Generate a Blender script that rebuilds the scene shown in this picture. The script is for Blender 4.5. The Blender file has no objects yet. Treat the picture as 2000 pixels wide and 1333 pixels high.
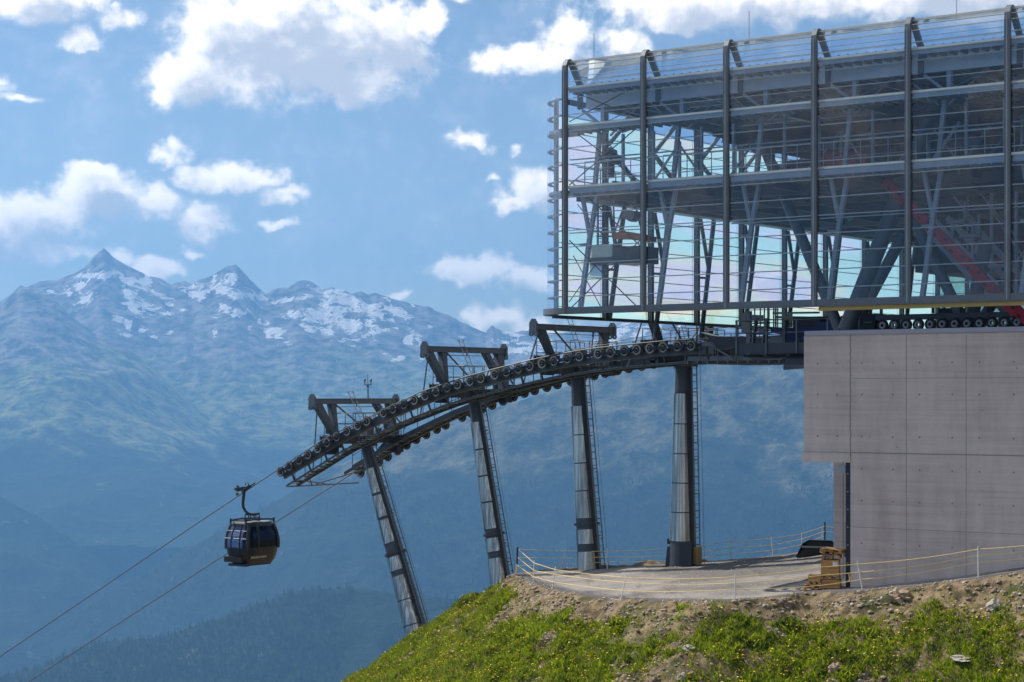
import bpy, math, random
import numpy as np
from mathutils import Vector, Matrix
random.seed(7); rng = np.random.default_rng(11)
sc = bpy.context.scene
C = sc.collection
R = math.radians
F = 3883.0; HY = 770.0            # focal length in photo pixels, row of the horizon

# ---------------------------------------------------------------- camera
cam = bpy.data.cameras.new('camera'); camo = bpy.data.objects.new('camera', cam); C.objects.link(camo)
cam.lens = F*36/2000; cam.sensor_width = 36; cam.shift_y = (HY-666.5)/2000
cam.clip_start = 0.5; cam.clip_end = 80000
camo.location = (0,0,0); camo.rotation_euler = (R(90),0,0)
sc.camera = camo
sc.view_settings.view_transform = 'Standard'; sc.view_settings.look = 'None'
sc.view_settings.exposure = 0.72; sc.view_settings.gamma = 1
sc.render.resolution_x = 1024; sc.render.resolution_y = 682
sc.cycles.transparent_max_bounces = 24
sc.cycles.max_bounces = 6; sc.cycles.volume_bounces = 0
sc.cycles.glossy_bounces = 3; sc.cycles.diffuse_bounces = 3

# ---------------------------------------------------------------- sun
SAZ = math.atan2(-0.80, 0.60)     # azimuth from +Y towards +X
SEL = R(46)
SD = Vector((math.sin(SAZ)*math.cos(SEL), math.cos(SAZ)*math.cos(SEL), math.sin(SEL)))
sun = bpy.data.lights.new('sun', 'SUN'); suno = bpy.data.objects.new('sun', sun); C.objects.link(suno)
sun.energy = 3.8; sun.angle = R(0.53); sun.color = (1.0, 0.94, 0.85)
suno.rotation_euler = (-SD).to_track_quat('-Z', 'Y').to_euler()

# ---------------------------------------------------------------- node helpers
class NT:
    def __init__(s, tree): s.t = tree; s.n = tree.nodes; s.l = tree.links
    def new(s, typ, **kw):
        n = s.n.new(typ)
        for k, v in kw.items(): setattr(n, k, v)
        return n
    def put(s, sock, v):
        if isinstance(v, bpy.types.NodeSocket): s.l.new(v, sock)
        elif v is not None: sock.default_value = v
    def math(s, op, a, b=None, c=None, clamp=False):
        n = s.new('ShaderNodeMath', operation=op, use_clamp=clamp)
        s.put(n.inputs[0], a); s.put(n.inputs[1], b)
        if c is not None: s.put(n.inputs[2], c)
        return n.outputs[0]
    def vmath(s, op, a, b=None, out=0):
        n = s.new('ShaderNodeVectorMath', operation=op)
        s.put(n.inputs[0], a); s.put(n.inputs[1], b)
        return n.outputs[out]
    def noise(s, vec, scale, detail=6, rough=0.55, dist=0.0, lac=2.0):
        n = s.new('ShaderNodeTexNoise')
        s.put(n.inputs['Vector'], vec); n.inputs['Scale'].default_value = scale
        n.inputs['Detail'].default_value = detail; n.inputs['Roughness'].default_value = rough
        n.inputs['Distortion'].default_value = dist; n.inputs['Lacunarity'].default_value = lac
        return n.outputs['Fac']
    def ramp(s, fac, stops, interp='LINEAR'):
        n = s.new('ShaderNodeValToRGB'); cr = n.color_ramp; cr.interpolation = interp
        while len(cr.elements) < len(stops): cr.elements.new(0.5)
        for e, (p, c) in zip(cr.elements, stops):
            e.position = p; e.color = (c, c, c, 1) if isinstance(c, (int, float)) else (*c, 1)
        s.put(n.inputs[0], fac); return n.outputs[0]
    def mix(s, fac, a, b, blend='MIX'):
        n = s.new('ShaderNodeMix', data_type='RGBA', blend_type=blend)
        s.put(n.inputs[0], fac)
        s.put(n.inputs[6], (*a, 1) if isinstance(a, tuple) and len(a) == 3 else a)
        s.put(n.inputs[7], (*b, 1) if isinstance(b, tuple) and len(b) == 3 else b)
        return n.outputs[2]
    def smooth(s, v, a, b):
        n = s.new('ShaderNodeMapRange', interpolation_type='SMOOTHSTEP')
        s.put(n.inputs[0], v); s.put(n.inputs[1], a); s.put(n.inputs[2], b)
        return n.outputs[0]

# ---------------------------------------------------------------- sky with clouds
w = bpy.data.worlds.new('World'); sc.world = w; w.use_nodes = True
N = NT(w.node_tree); N.n.clear()
out = N.new('ShaderNodeOutputWorld'); bg = N.new('ShaderNodeBackground')
sky = N.new('ShaderNodeTexSky', sky_type='NISHITA'); sky.sun_disc = False
sky.sun_elevation = SEL; sky.sun_rotation = SAZ % (2*math.pi)
sky.altitude = 2600; sky.air_density = 1.15; sky.dust_density = 1.3; sky.ozone_density = 1.6
# clouds: (centre x, centre y, radius x, radius y, weight) as bearing and height above the horizon, in thousandths of a radian
blobs = [(600,95,330,160,1.0),(480,70,170,100,1.0),(770,90,120,105,1.0),(370,165,120,75,1),(680,170,110,70,.9),(330,200,60,50,.9),(560,30,220,60,.95),(840,60,40,60,.8),
 (80,25,170,70,1.0),(-30,190,90,50,1.0),(170,100,60,30,.62),(245,60,60,35,.72),(190,20,60,40,.8),(60,215,60,18,.5),
 (1040,120,170,45,.9),(1120,75,95,60,1.0),(1215,95,65,50,.9),(1450,15,420,75,1.0),(1850,15,360,85,1.0),(1330,45,120,40,.9),(900,8,40,20,.6),
 (215,395,150,75,1.0),(100,430,160,70,1.0),(20,480,140,60,1.0),(300,400,80,55,.95),(400,440,75,48,.9),(470,355,130,48,.85),(560,385,70,26,.7),(330,310,60,30,.72),(390,350,60,35,.7),(540,440,60,20,.62),(130,500,130,34,.8),(180,350,80,26,.8),
 (930,525,120,40,.95),(1050,545,110,42,.95),(870,520,60,20,.7),(960,615,100,40,1.0),(1060,640,90,40,.9),(1050,375,90,60,1.0),(1010,400,60,28,.8),(310,530,75,34,.95),(240,520,50,25,.8),
 (920,285,60,26,.66),(965,350,34,14,.62),(380,495,34,20,.62),(1000,300,30,12,.5),(790,575,30,18,.6),(720,600,60,14,.45),(1560,560,160,22,.75),(1800,560,160,26,.7),(1900,420,200,60,.8)]
g = bpy.data.node_groups.new('cloud_density', 'ShaderNodeTree')
g.interface.new_socket('P', in_out='INPUT', socket_type='NodeSocketVector')
g.interface.new_socket('D', in_out='OUTPUT', socket_type='NodeSocketFloat')
G = NT(g); gi = G.new('NodeGroupInput'); go = G.new('NodeGroupOutput')
P0 = gi.outputs[0]
wx = G.new('ShaderNodeTexNoise'); G.put(wx.inputs['Vector'], P0); wx.inputs['Scale'].default_value = 0.011*1.6; wx.inputs['Detail'].default_value = 3
off = G.vmath('SCALE', G.vmath('SUBTRACT', wx.outputs['Color'], (0.5,0.5,0.5)), None); off.node.inputs['Scale'].default_value = 75
P = G.vmath('ADD', P0, off)
acc = None
for (cx, cy, rx, ry, wt) in blobs:
    c = ((cx-1000), (HY-cy), 0)
    d = G.vmath('MULTIPLY', G.vmath('SUBTRACT', P, c), (1/rx, 1/ry, 0))
    ln = G.vmath('LENGTH', d, None, out=1)
    v = G.math('MULTIPLY', G.math('SUBTRACT', 1.0, ln, clamp=True), wt)
    acc = v if acc is None else G.math('SMOOTH_MAX', acc, v, 0.12)
n1 = G.noise(P0, 0.0105, 10, 0.62, 0.25)
n2 = G.noise(P0, 0.042, 8, 0.6, 0.15)
nn = G.math('ADD', G.math('MULTIPLY', G.math('SUBTRACT', n1, 0.5), 1.50), G.math('MULTIPLY', G.math('SUBTRACT', n2, 0.5), 0.48))
# the rest of the sky, outside the photograph, gets loose fair-weather clouds
far = G.noise(P0, 0.0011, 5, 0.55)
sxn = G.new('ShaderNodeSeparateXYZ'); G.put(sxn.inputs[0], P0)
outx = G.smooth(G.math('ABSOLUTE', sxn.outputs[0]), 1150.0, 1500.0)
outy = G.smooth(sxn.outputs[1], 850.0, 1100.0)
outm = G.math('MAXIMUM', outx, outy)
farm = G.math('MULTIPLY', G.math('MULTIPLY', G.smooth(far, 0.48, 0.62), 0.7), outm)
acc = G.math('ADD', acc, farm)
pres = G.smooth(acc, 0.0, 0.3)
D = G.math('ADD', acc, G.math('MULTIPLY', nn, pres))
D = G.math('MULTIPLY', D, G.smooth(acc, 0.0, 0.08))
G.put(go.inputs[0], D)
tc = N.new('ShaderNodeTexCoord'); sp = N.new('ShaderNodeSeparateXYZ'); N.put(sp.inputs[0], tc.outputs['Generated'])
az = N.math('ARCTAN2', sp.outputs[0], sp.outputs[1]); el = N.math('ARCSINE', sp.outputs[2])
cb = N.new('ShaderNodeCombineXYZ'); N.put(cb.inputs[0], N.math('MULTIPLY', az, F)); N.put(cb.inputs[1], N.math('MULTIPLY', el, F))
def dens(ofs):
    n = N.new('ShaderNodeGroup'); n.node_tree = g
    N.put(n.inputs[0], N.vmath('ADD', cb.outputs[0], ofs)); return n.outputs[0]
d0 = dens((0,0,0)); d1 = dens((-16,22,0)); d2 = dens((-40,55,0))
alpha = N.smooth(d0, 0.04, 0.62)
alpha = N.math('MULTIPLY', alpha, 0.97)
thick = N.math('ADD', N.math('MULTIPLY', N.math('MAXIMUM', d1, 0.0), 0.55), N.math('MULTIPLY', N.math('MAXIMUM', d2, 0.0), 0.75))
lit = N.math('SUBTRACT', 1.0, N.smooth(thick, 0.15, 1.05))
ccol = N.mix(lit, (7.6,7.8,8.4), (20.5,18.6,16.4))
skyc = N.mix(alpha, sky.outputs[0], ccol)
N.put(bg.inputs[0], skyc); bg.inputs[1].default_value = 0.060
N.l.new(bg.outputs[0], out.inputs[0])

# ---------------------------------------------------------------- frames: u along the near facade (away to the left), c across it (away to the right)
U = Vector((-0.8012, 0.5983, 0)); W = Vector((0.5983, 0.8012, 0)); Z = Vector((0,0,1))
def loc(u, c, z): return U*u + W*c + Z*z
def onc(px, py, c):                    # a point of the photograph on a plane parallel to the facade -> (u, z)
    s = (px-1000)/F; Y = c/(W.x*s+W.y); return Y*(U.x*s+U.y), (HY-py)/F*Y
def onu(px, py, u):
    s = (px-1000)/F; Y = u/(U.x*s+U.y); return Y*(W.x*s+W.y), (HY-py)/F*Y
def pc(px, py, c): u, z = onc(px, py, c); return loc(u, c, z)
def pu(px, py, u): c, z = onu(px, py, u); return loc(u, c, z)

# ---------------------------------------------------------------- mesh builder
class MB:
    def __init__(s): s.v = []; s.f = []; s.mi = []; s.sm = []; s.m = 0; s.smooth = False
    def add(s, vs, fs, smooth=None):
        o = len(s.v); s.v += [tuple(p) for p in vs]
        for f in fs: s.f.append(tuple(i+o for i in f)); s.mi.append(s.m); s.sm.append(s.smooth if smooth is None else smooth)
        return s
    def hexa(s, b, t):                 # bottom 4, top 4 (counter-clockwise seen from the top)
        return s.add(b+t, [(3,2,1,0),(4,5,6,7),(0,1,5,4),(1,2,6,5),(2,3,7,6),(3,0,4,7)])
    def box(s, c, x, y, z):            # half-extent vectors
        c = Vector(c); b = [c-x-y-z, c+x-y-z, c+x+y-z, c-x+y-z]; t = [p+z*2 for p in b]
        return s.hexa(b, t)
    def lbox(s, u0, u1, c0, c1, z0, z1):
        q = lambda u, c, z: loc(u, c, z)
        return s.hexa([q(u0,c0,z0), q(u0,c1,z0), q(u1,c1,z0), q(u1,c0,z0)], [q(u0,c0,z1), q(u0,c1,z1), q(u1,c1,z1), q(u1,c0,z1)])
    def beam(s, p, q, w, h, up=Z):
        p = Vector(p); q = Vector(q); d = (q-p); L = d.length
        if L < 1e-6: return s
        d /= L; side = d.cross(up)
        if side.length < 1e-3: side = d.cross(U)
        side.normalize(); n = side.cross(d)
        return s.box((p+q)/2, side*w/2, d*L/2, n*h/2)
    def hbeam(s, p, q, w, h, up=Z, t=0.02):      # rolled I section: two flanges and a web
        p = Vector(p); q = Vector(q); d = (q-p).normalized(); side = d.cross(up)
        if side.length < 1e-3: side = d.cross(U)
        side.normalize(); n = side.cross(d)
        for k in (1, -1): s.beam(p+n*k*(h-t)/2, q+n*k*(h-t)/2, w, t, up)
        return s.beam(p, q, t, h-2*t-0.002, up)
    def tube(s, p, q, r, r2=None, n=10, caps=True):
        p = Vector(p); q = Vector(q); r2 = r if r2 is None else r2
        d = (q-p).normalized(); a = d.cross(Z)
        if a.length < 1e-3: a = d.cross(U)
        a.normalize(); b = d.cross(a)
        vs = [];
        for (c, rr) in ((p, r), (q, r2)):
            for i in range(n): t = 2*math.pi*i/n; vs.append(c+(a*math.cos(t)+b*math.sin(t))*rr)
        s.add(vs, [(i, (i+1)%n, n+(i+1)%n, n+i) for i in range(n)], smooth=True)
        if caps: s.add(vs[:n], [tuple(range(n-1,-1,-1))], smooth=False); s.add(vs[n:], [tuple(range(n))], smooth=False)
        return s
    def path(s, pts, r, n=8):
        pts = [Vector(p) for p in pts]
        rings = []
        ref = None
        for i, p in enumerate(pts):
            d = (pts[min(i+1, len(pts)-1)]-pts[max(i-1, 0)]).normalized()
            if ref is None: ref = d.cross(Z) if abs(d.z) < .95 else d.cross(U)
            a = ref - d*ref.dot(d); a.normalize(); ref = a; b = d.cross(a)
            rr = r[i] if isinstance(r, (list, tuple)) else r
            rings.append([p+(a*math.cos(2*math.pi*k/n)+b*math.sin(2*math.pi*k/n))*rr for k in range(n)])
        vs = [v for rg in rings for v in rg]; fs = []
        for i in range(len(pts)-1):
            for k in range(n): fs.append((i*n+k, i*n+(k+1)%n, (i+1)*n+(k+1)%n, (i+1)*n+k))
        s.add(vs, fs, smooth=True)
        s.add(rings[0], [tuple(range(n-1,-1,-1))], smooth=False); s.add(rings[-1], [tuple(range(n))], smooth=False)
        return s
    def prism(s, poly, ext):
        poly = [Vector(p) for p in poly]; n = len(poly); ext = Vector(ext)
        vs = poly+[p+ext for p in poly]
        nor = sum(((poly[i]-poly[0]).cross(poly[(i+1)%n]-poly[0]) for i in range(1, n-1)), Vector())
        fs = [(i, (i+1)%n, n+(i+1)%n, n+i) for i in range(n)]+[tuple(range(n-1,-1,-1)), tuple(range(n, 2*n))]
        if nor.dot(ext) < 0: fs = [f[::-1] for f in fs]
        return s.add(vs, fs)
    def lathe(s, c, axis, prof, n=24, mats=None):   # prof: (radius, offset along axis)
        c = Vector(c); d = Vector(axis).normalized(); a = d.cross(Z)
        if a.length < 1e-3: a = d.cross(U)
        a.normalize(); b = d.cross(a); vs = []
        for (r, h) in prof:
            for i in range(n): t = 2*math.pi*i/n; vs.append(c+d*h+(a*math.cos(t)+b*math.sin(t))*max(r, 1e-4))
        m0 = s.m
        for j in range(len(prof)-1):
            if mats: s.m = mats[j]
            sub = vs[j*n:(j+2)*n]
            s.add(sub, [(i, (i+1)%n, n+(i+1)%n, n+i) for i in range(n)], smooth=True)
        s.m = m0; return s
    def build(s, name, mats, parent=None, bevel=0):
        me = bpy.data.meshes.new(name); me.from_pydata(s.v, [], s.f)
        if not isinstance(mats, (list, tuple)): mats = [mats]
        for m in mats: me.materials.append(m)
        me.polygons.foreach_set('material_index', s.mi); me.polygons.foreach_set('use_smooth', s.sm)
        me.update()
        o = bpy.data.objects.new(name, me); C.objects.link(o)
        if parent is not None:
            o.parent = parent
            if parent.data is None: o.matrix_parent_inverse = Matrix.Translation(-parent_world(parent))
        if bevel:
            b = o.modifiers.new('bevel', 'BEVEL'); b.width = bevel; b.segments = 2; b.limit_method = 'ANGLE'
        return o
PW = {}
def parent_world(p):
    t = Vector((0,0,0))
    while p is not None:
        if p.name in PW: return PW[p.name]
        p = p.parent
    return t
def thing(name, label, cat, at=(0,0,0), group=None):
    o = bpy.data.objects.new(name, None); C.objects.link(o); o.location = at; o.empty_display_size = 0.3
    PW[o.name] = Vector(at); tag(o, label, cat, group); return o
def tag(o, label=None, cat=None, group=None, kind=None):
    if label: o['label'] = label
    if cat: o['category'] = cat
    if group: o['group'] = group
    if kind: o['kind'] = kind
    return o
def big_mesh(name, verts, faces, mats, mi=None, smooth=False):   # numpy arrays, faces all the same size
    me = bpy.data.meshes.new(name); nv = len(verts); nf, k = faces.shape
    me.vertices.add(nv); me.vertices.foreach_set('co', verts.astype(np.float32).ravel())
    me.loops.add(nf*k); me.loops.foreach_set('vertex_index', faces.astype(np.int32).ravel())
    me.polygons.add(nf); me.polygons.foreach_set('loop_start', (np.arange(nf)*k).astype(np.int32))
    me.polygons.foreach_set('loop_total', np.full(nf, k, np.int32))
    if not isinstance(mats, (list, tuple)): mats = [mats]
    for m in mats: me.materials.append(m)
    if mi is not None: me.polygons.foreach_set('material_index', mi.astype(np.int32))
    me.polygons.foreach_set('use_smooth', np.full(nf, smooth))
    me.update(calc_edges=True); me.validate()
    o = bpy.data.objects.new(name, me); C.objects.link(o); return o

# value noise
_T = rng.random((256, 256))
def vnoise(x, y):
    xi = np.floor(x).astype(int); yi = np.floor(y).astype(int); fx = x-xi; fy = y-yi
    fx = fx*fx*fx*(fx*(fx*6-15)+10); fy = fy*fy*fy*(fy*(fy*6-15)+10)
    a = _T[xi & 255, yi & 255]; b = _T[(xi+1) & 255, yi & 255]; c = _T[xi & 255, (yi+1) & 255]; d = _T[(xi+1) & 255, (yi+1) & 255]
    return (a*(1-fx)+b*fx)*(1-fy)+(c*(1-fx)+d*fx)*fy
def fbm(x, y, o=5, ridged=False, gain=.5):
    r = 0; a = 1; t = 0
    for i in range(o):
        n = vnoise(x+i*17.3, y+i*31.7)
        if ridged: n = 1-np.abs(2*n-1)
        r = r+n*a; t += a; a *= gain; x = x*2.03+y*.13; y = y*2.03-x*.06
    return r/t

# ---------------------------------------------------------------- materials
def mat(name): 
    m = bpy.data.materials.new(name); m.use_nodes = True; N = NT(m.node_tree); N.n.clear()
    o = N.new('ShaderNodeOutputMaterial'); b = N.new('ShaderNodeBsdfPrincipled'); N.l.new(b.outputs[0], o.inputs[0])
    return m, N, b, o
def objco(N): return N.new('ShaderNodeNewGeometry').outputs['Position']
def simple(name, col, rough=.6, metal=0, var=.15, scale=3, bump=0, spec=None):
    m, N, b, o = mat(name); p = objco(N)
    n = N.noise(p, scale, 6, .6); n2 = N.noise(p, scale*9, 3, .6)
    k = N.math('ADD', N.math('MULTIPLY', N.math('SUBTRACT', n, .5), var*2.4), N.math('MULTIPLY', N.math('SUBTRACT', n2, .5), var*1.2))
    k = N.math('ADD', k, 1.0)
    c = N.vmath('SCALE', col, None); c.node.inputs[0].default_value = col; N.put(c.node.inputs['Scale'], k)
    N.put(b.inputs['Base Color'], c); b.inputs['Metallic'].default_value = metal
    N.put(b.inputs['Roughness'], N.math('ADD', rough-.08, N.math('MULTIPLY', n2, .16)))
    if bump:
        bm = N.new('ShaderNodeBump'); bm.inputs['Distance'].default_value = bump; bm.inputs['Strength'].default_value = .6
        N.put(bm.inputs['Height'], n2); N.put(b.inputs['Normal'], bm.outputs[0])
    return m
M = {}
M['steel'] = simple('painted_steel', (.050,.060,.074), .45, .25, .25, 1.5)
M['steel_light'] = simple('galvanised_steel', (.36,.38,.39), .42, .25, .2, 2)
M['steel_mid'] = simple('grey_steel', (.13,.15,.17), .5, .35, .25, 2)
M['dark'] = simple('dark_machine_paint', (.012,.017,.026), .5, .1, .4, 2)
M['navy'] = simple('navy_paint', (.018,.03,.045), .5, .1, .2, 1)
M['rubber'] = simple('black_rubber', (.022,.021,.02), .7, 0, .3, 8)
M['liner_g'] = simple('green_liner', (.07,.10,.05), .6, 0, .3, 9)
M['liner_b'] = simple('brown_liner', (.12,.085,.06), .6, 0, .3, 9)
M['liner_y'] = simple('ochre_liner', (.16,.13,.045), .6, 0, .3, 9)
M['underglow'] = simple('olive_underglow', (.17,.14,.035), .55, .1, .3, 3)  # yellowish glow under girders and stringers, put into the colour
M['red'] = simple('red_paint', (.52,.018,.035), .5, .1, .2, 2)
M['blue'] = simple('blue_machine_paint', (.008,.02,.13), .45, .1, .2, 2)
M['yellow'] = simple('ochre_timber_strip', (.42,.30,.09), .6, 0, .2, 2)
M['orange'] = simple('orange_paint', (.36,.12,.03), .5, .1, .2, 2)
M['grating'] = simple('grating', (.20,.22,.22), .5, .45, .3, 6)
M['walk'] = simple('walkway_top', (.30,.31,.28), .55, .2, .35, 3)
M['rope'] = simple('wire_rope', (.10,.10,.095), .45, .5, .3, 20)
M['white'] = simple('white_plastic', (.72,.71,.66), .6, 0, .15, 12)
M['cord'] = simple('yellow_cord', (.80,.56,.18), .7, 0, .3, 1.5)
M['cord_pale'] = simple('pale_cord', (.62,.46,.24), .7, 0, .4, 1.5)
M['paper'] = simple('white_sheet', (.75,.76,.8), .7, 0, .05, 5)
M['ink'] = simple('dark_ink', (.03,.03,.05), .7, 0, .05, 5)
M['green_sign'] = simple('green_sign', (.10,.32,.16), .5, 0, .1, 5)
M['cyan'] = simple('cyan_cable', (.05,.25,.32), .5, 0, .1, 5)
M['gold'] = simple('pale_gold_lettering', (.55,.52,.42), .5, 0, .05, 5)
M['bucket'] = simple('black_steel', (.022,.022,.02), .55, .3, .5, 3, .01)

def glass(name, tint, gloss=.5, veil=0.0, veilcol=(.6,.7,.8)):
    m, N, b, o = mat(name); N.n.remove(b)
    tr = N.new('ShaderNodeBsdfTransparent'); tr.inputs[0].default_value = (*tint, 1)
    gl = N.new('ShaderNodeBsdfGlossy'); gl.inputs['Roughness'].default_value = .03; gl.inputs[0].default_value = (1,1,1,1)
    fr = N.new('ShaderNodeFresnel'); fr.inputs[0].default_value = 1.45
    p = objco(N)
    bm = N.new('ShaderNodeBump'); bm.inputs['Distance'].default_value = .05; bm.inputs['Strength'].default_value = .12
    N.put(bm.inputs['Height'], N.noise(p, .9, 2, .5)); N.put(gl.inputs['Normal'], bm.outputs[0])
    mx = N.new('ShaderNodeMixShader'); N.put(mx.inputs[0], N.math('MULTIPLY', fr.outputs[0], gloss*2, clamp=True))
    N.l.new(tr.outputs[0], mx.inputs[1]); N.l.new(gl.outputs[0], mx.inputs[2])
    last = mx.outputs[0]
    if veil:
        tl = N.new('ShaderNodeBsdfTranslucent'); tl.inputs[0].default_value = (*veilcol, 1)
        m2 = N.new('ShaderNodeMixShader'); m2.inputs[0].default_value = veil
        N.l.new(last, m2.inputs[1]); N.l.new(tl.outputs[0], m2.inputs[2]); last = m2.outputs[0]
    N.l.new(last, o.inputs[0]); return m
M['glass'] = glass('clear_film', (.84,.90,.97), .42, .006, (.5,.6,.8))
M['glass_top'] = glass('clear_film_roof', (.90,.93,.96), .35, .004, (.7,.8,.9))
def iridescent():
    m, N, b, o = mat('iridescent_film'); N.n.remove(b)
    p = objco(N)
    mp = N.new('ShaderNodeMapping'); mp.inputs['Scale'].default_value = (.035,.035,.30); N.put(mp.inputs[0], p)
    n = N.noise(mp.outputs[0], 1.0, 3, .5, .6)
    mp2 = N.new('ShaderNodeMapping'); mp2.inputs['Scale'].default_value = (.12,.12,.5); N.put(mp2.inputs[0], p)
    n2 = N.noise(mp2.outputs[0], 1.0, 4, .5, .8)
    k = N.math('FRACT', N.math('MULTIPLY', N.math('ADD', n, N.math('MULTIPLY', n2, .3)), 3.2))
    col = N.ramp(k, [(0,(.58,.78,.73)),(.30,(.60,.80,.76)),(.45,(.70,.80,.70)),(.58,(.82,.79,.68)),(.68,(.80,.71,.76)),(.80,(.68,.74,.80)),(1,(.58,.78,.73))])
    tr = N.new('ShaderNodeBsdfTransparent'); N.put(tr.inputs[0], N.mix(.30, (.95,.98,1.0), col))
    tl = N.new('ShaderNodeBsdfTranslucent'); N.put(tl.inputs[0], col)
    mx = N.new('ShaderNodeMixShader'); N.put(mx.inputs[0], .42)
    N.l.new(tr.outputs[0], mx.inputs[1]); N.l.new(tl.outputs[0], mx.inputs[2]); N.l.new(mx.outputs[0], o.inputs[0])
    return m
M['irid'] = iridescent()

def concrete():
    m, N, b, o = mat('board_marked_concrete'); p = objco(N)
    mp = N.new('ShaderNodeMapping'); mp.inputs['Scale'].default_value = (.5,.5,.12); N.put(mp.inputs[0], p)
    streak = N.noise(mp.outputs[0], 4, 6, .6)
    mp3 = N.new('ShaderNodeMapping'); mp3.inputs['Scale'].default_value = (.06,.06,2.2); N.put(mp3.inputs[0], p)
    band = N.noise(mp3.outputs[0], 3, 4, .6)
    cloud = N.noise(p, .35, 8, .65, .5); fine = N.noise(p, 30, 4, .6)
    k = N.math('ADD', N.math('MULTIPLY', streak, .18), N.math('MULTIPLY', cloud, .22))
    k = N.math('ADD', k, N.math('MULTIPLY', band, .16)); k = N.math('ADD', k, N.math('MULTIPLY', fine, .08))
    col = N.ramp(k, [(.24,(.40,.325,.29)),(.33,(.54,.455,.41)),(.43,(.66,.56,.505))])
    spots = N.noise(p, 7, 2, .4)
    col = N.mix(N.math('MULTIPLY', N.smooth(spots, .73, .80), .6), col, (.24,.20,.15))
    N.put(b.inputs['Base Color'], col); b.inputs['Roughness'].default_value = .85
    bm = N.new('ShaderNodeBump'); bm.inputs['Distance'].default_value = .01; bm.inputs['Strength'].default_value = .5
    N.put(bm.inputs['Height'], N.math('ADD', fine, band)); N.put(b.inputs['Normal'], bm.outputs[0])
    return m
M['concrete'] = concrete()
M['coping'] = simple('painted_coping', (.34,.34,.40), .6, .1, .08, 1)
M['joint'] = simple('concrete_joint', (.26,.23,.21), .9, 0, .3, 9)
M['wood'] = None
def wood():
    m, N, b, o = mat('crate_wood'); p = objco(N)
    mp = N.new('ShaderNodeMapping'); mp.inputs['Scale'].default_value = (1,1,9); N.put(mp.inputs[0], p)
    n = N.noise(mp.outputs[0], 3, 6, .6); n2 = N.noise(p, 1.3, 3, .5)
    col = N.ramp(N.math('ADD', N.math('MULTIPLY', n, .6), N.math('MULTIPLY', n2, .4)), [(.3,(.28,.13,.045)),(.5,(.44,.235,.075)),(.7,(.56,.34,.12))])
    N.put(b.inputs['Base Color'], col); b.inputs['Roughness'].default_value = .75
    return m
M['wood'] = wood()
def galv():                         # bright rolled half-shell cladding
    m, N, b, o = mat('bright_sheet_cladding'); p = objco(N)
    mp = N.new('ShaderNodeMapping'); mp.inputs['Scale'].default_value = (9,9,.12); N.put(mp.inputs[0], p)
    n = N.noise(mp.outputs[0], 1.0, 4, .6); n2 = N.noise(p, .7, 2, .5)
    N.put(b.inputs['Base Color'], N.ramp(n, [(.38,(.20,.215,.21)),(.52,(.33,.345,.33)),(.66,(.56,.58,.54))]))
    b.inputs['Metallic'].default_value = .9
    N.put(b.inputs['Roughness'], N.math('ADD', .10, N.math('MULTIPLY', n, .14)))
    bm = N.new('ShaderNodeBump'); bm.inputs['Distance'].default_value = .012; bm.inputs['Strength'].default_value = .2
    N.put(bm.inputs['Height'], n2); N.put(b.inputs['Normal'], bm.outputs[0])
    return m
M['galv'] = galv()
M['roofpan'] = simple('trapezoid_roof_sheet', (.07,.08,.095), .6, .3, .3, 1.2)
M['deckm'] = simple('deck_underside', (.10,.115,.135), .6, .3, .4, 1.2)

M['beamgrey'] = simple('galvanised_edge_beam', (.72,.76,.75), .5, .2, .2, 1.5)
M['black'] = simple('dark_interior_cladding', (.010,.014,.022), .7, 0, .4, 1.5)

M['lit_edge'] = simple('painted_sunlit_edge', (.88,.84,.70), .5, 0, .12, 1.5)  # cream colour stands in for sun on tray lips, glazing bars and eaves rails
M['glass_corner'] = glass('clear_film_corner', (.88,.92,.97), .12, .004, (.6,.7,.8))

M['inner'] = simple('inner_galvanised_steel', (.50,.53,.55), .5, .1, .2, 2)
# ---------------------------------------------------------------- far mountains (real distances, 4.5 to 12.5 km)
def hillmat(name='mountain_ground', mlo=(.022,.042,.018), mhi=(.29,.32,.14)):
    m, N, b, o = mat(name); p = objco(N)
    sp = N.new('ShaderNodeSeparateXYZ'); N.put(sp.inputs[0], p); z = sp.outputs[2]
    n = N.noise(p, .0022, 9, .6); n2 = N.noise(p, .011, 8, .65); n3 = N.noise(p, .05, 4, .6)
    zz = N.math('ADD', z, N.math('MULTIPLY', N.math('SUBTRACT', n, .5), 700.0))
    meadow = N.mix(N.smooth(n2, .35, .65), mlo, mhi)
    rock = N.mix(N.smooth(n2, .35, .65), (.03,.03,.035), (.36,.33,.31))
    forest = N.mix(n3, (.010,.022,.012), (.030,.052,.022))
    col = N.mix(N.smooth(zz, -330.0, -190.0), forest, meadow)
    col = N.mix(N.smooth(N.math('ADD', zz, N.math('MULTIPLY', n2, 260.0)), 190.0, 430.0), col, rock)
    scar = N.smooth(N.math('ADD', n2, N.math('MULTIPLY', n, .3)), .78, .86)
    col = N.mix(N.math('MULTIPLY', scar, .5), col, (.28,.26,.22))
    at = N.new('ShaderNodeAttribute'); at.attribute_name = 'snow'
    sn = N.noise(p, .0125, 9, .72, .9)
    k = N.math('ADD', at.outputs['Fac'], N.math('MULTIPLY', N.math('SUBTRACT', sn, .5), 4.2))
    snow = N.math('MULTIPLY', N.smooth(k, .64, .69), N.smooth(at.outputs['Fac'], .02, .12))
    col = N.mix(snow, col, (.92,.92,.93))
    N.put(b.inputs['Base Color'], col); b.inputs['Roughness'].default_value = .95
    b.inputs['Specular IOR Level'].default_value = .1
    bm = N.new('ShaderNodeBump'); bm.inputs['Distance'].default_value = 85; bm.inputs['Strength'].default_value = .7
    N.put(bm.inputs['Height'], n2); N.put(b.inputs['Normal'], bm.outputs[0])
    return m
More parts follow.
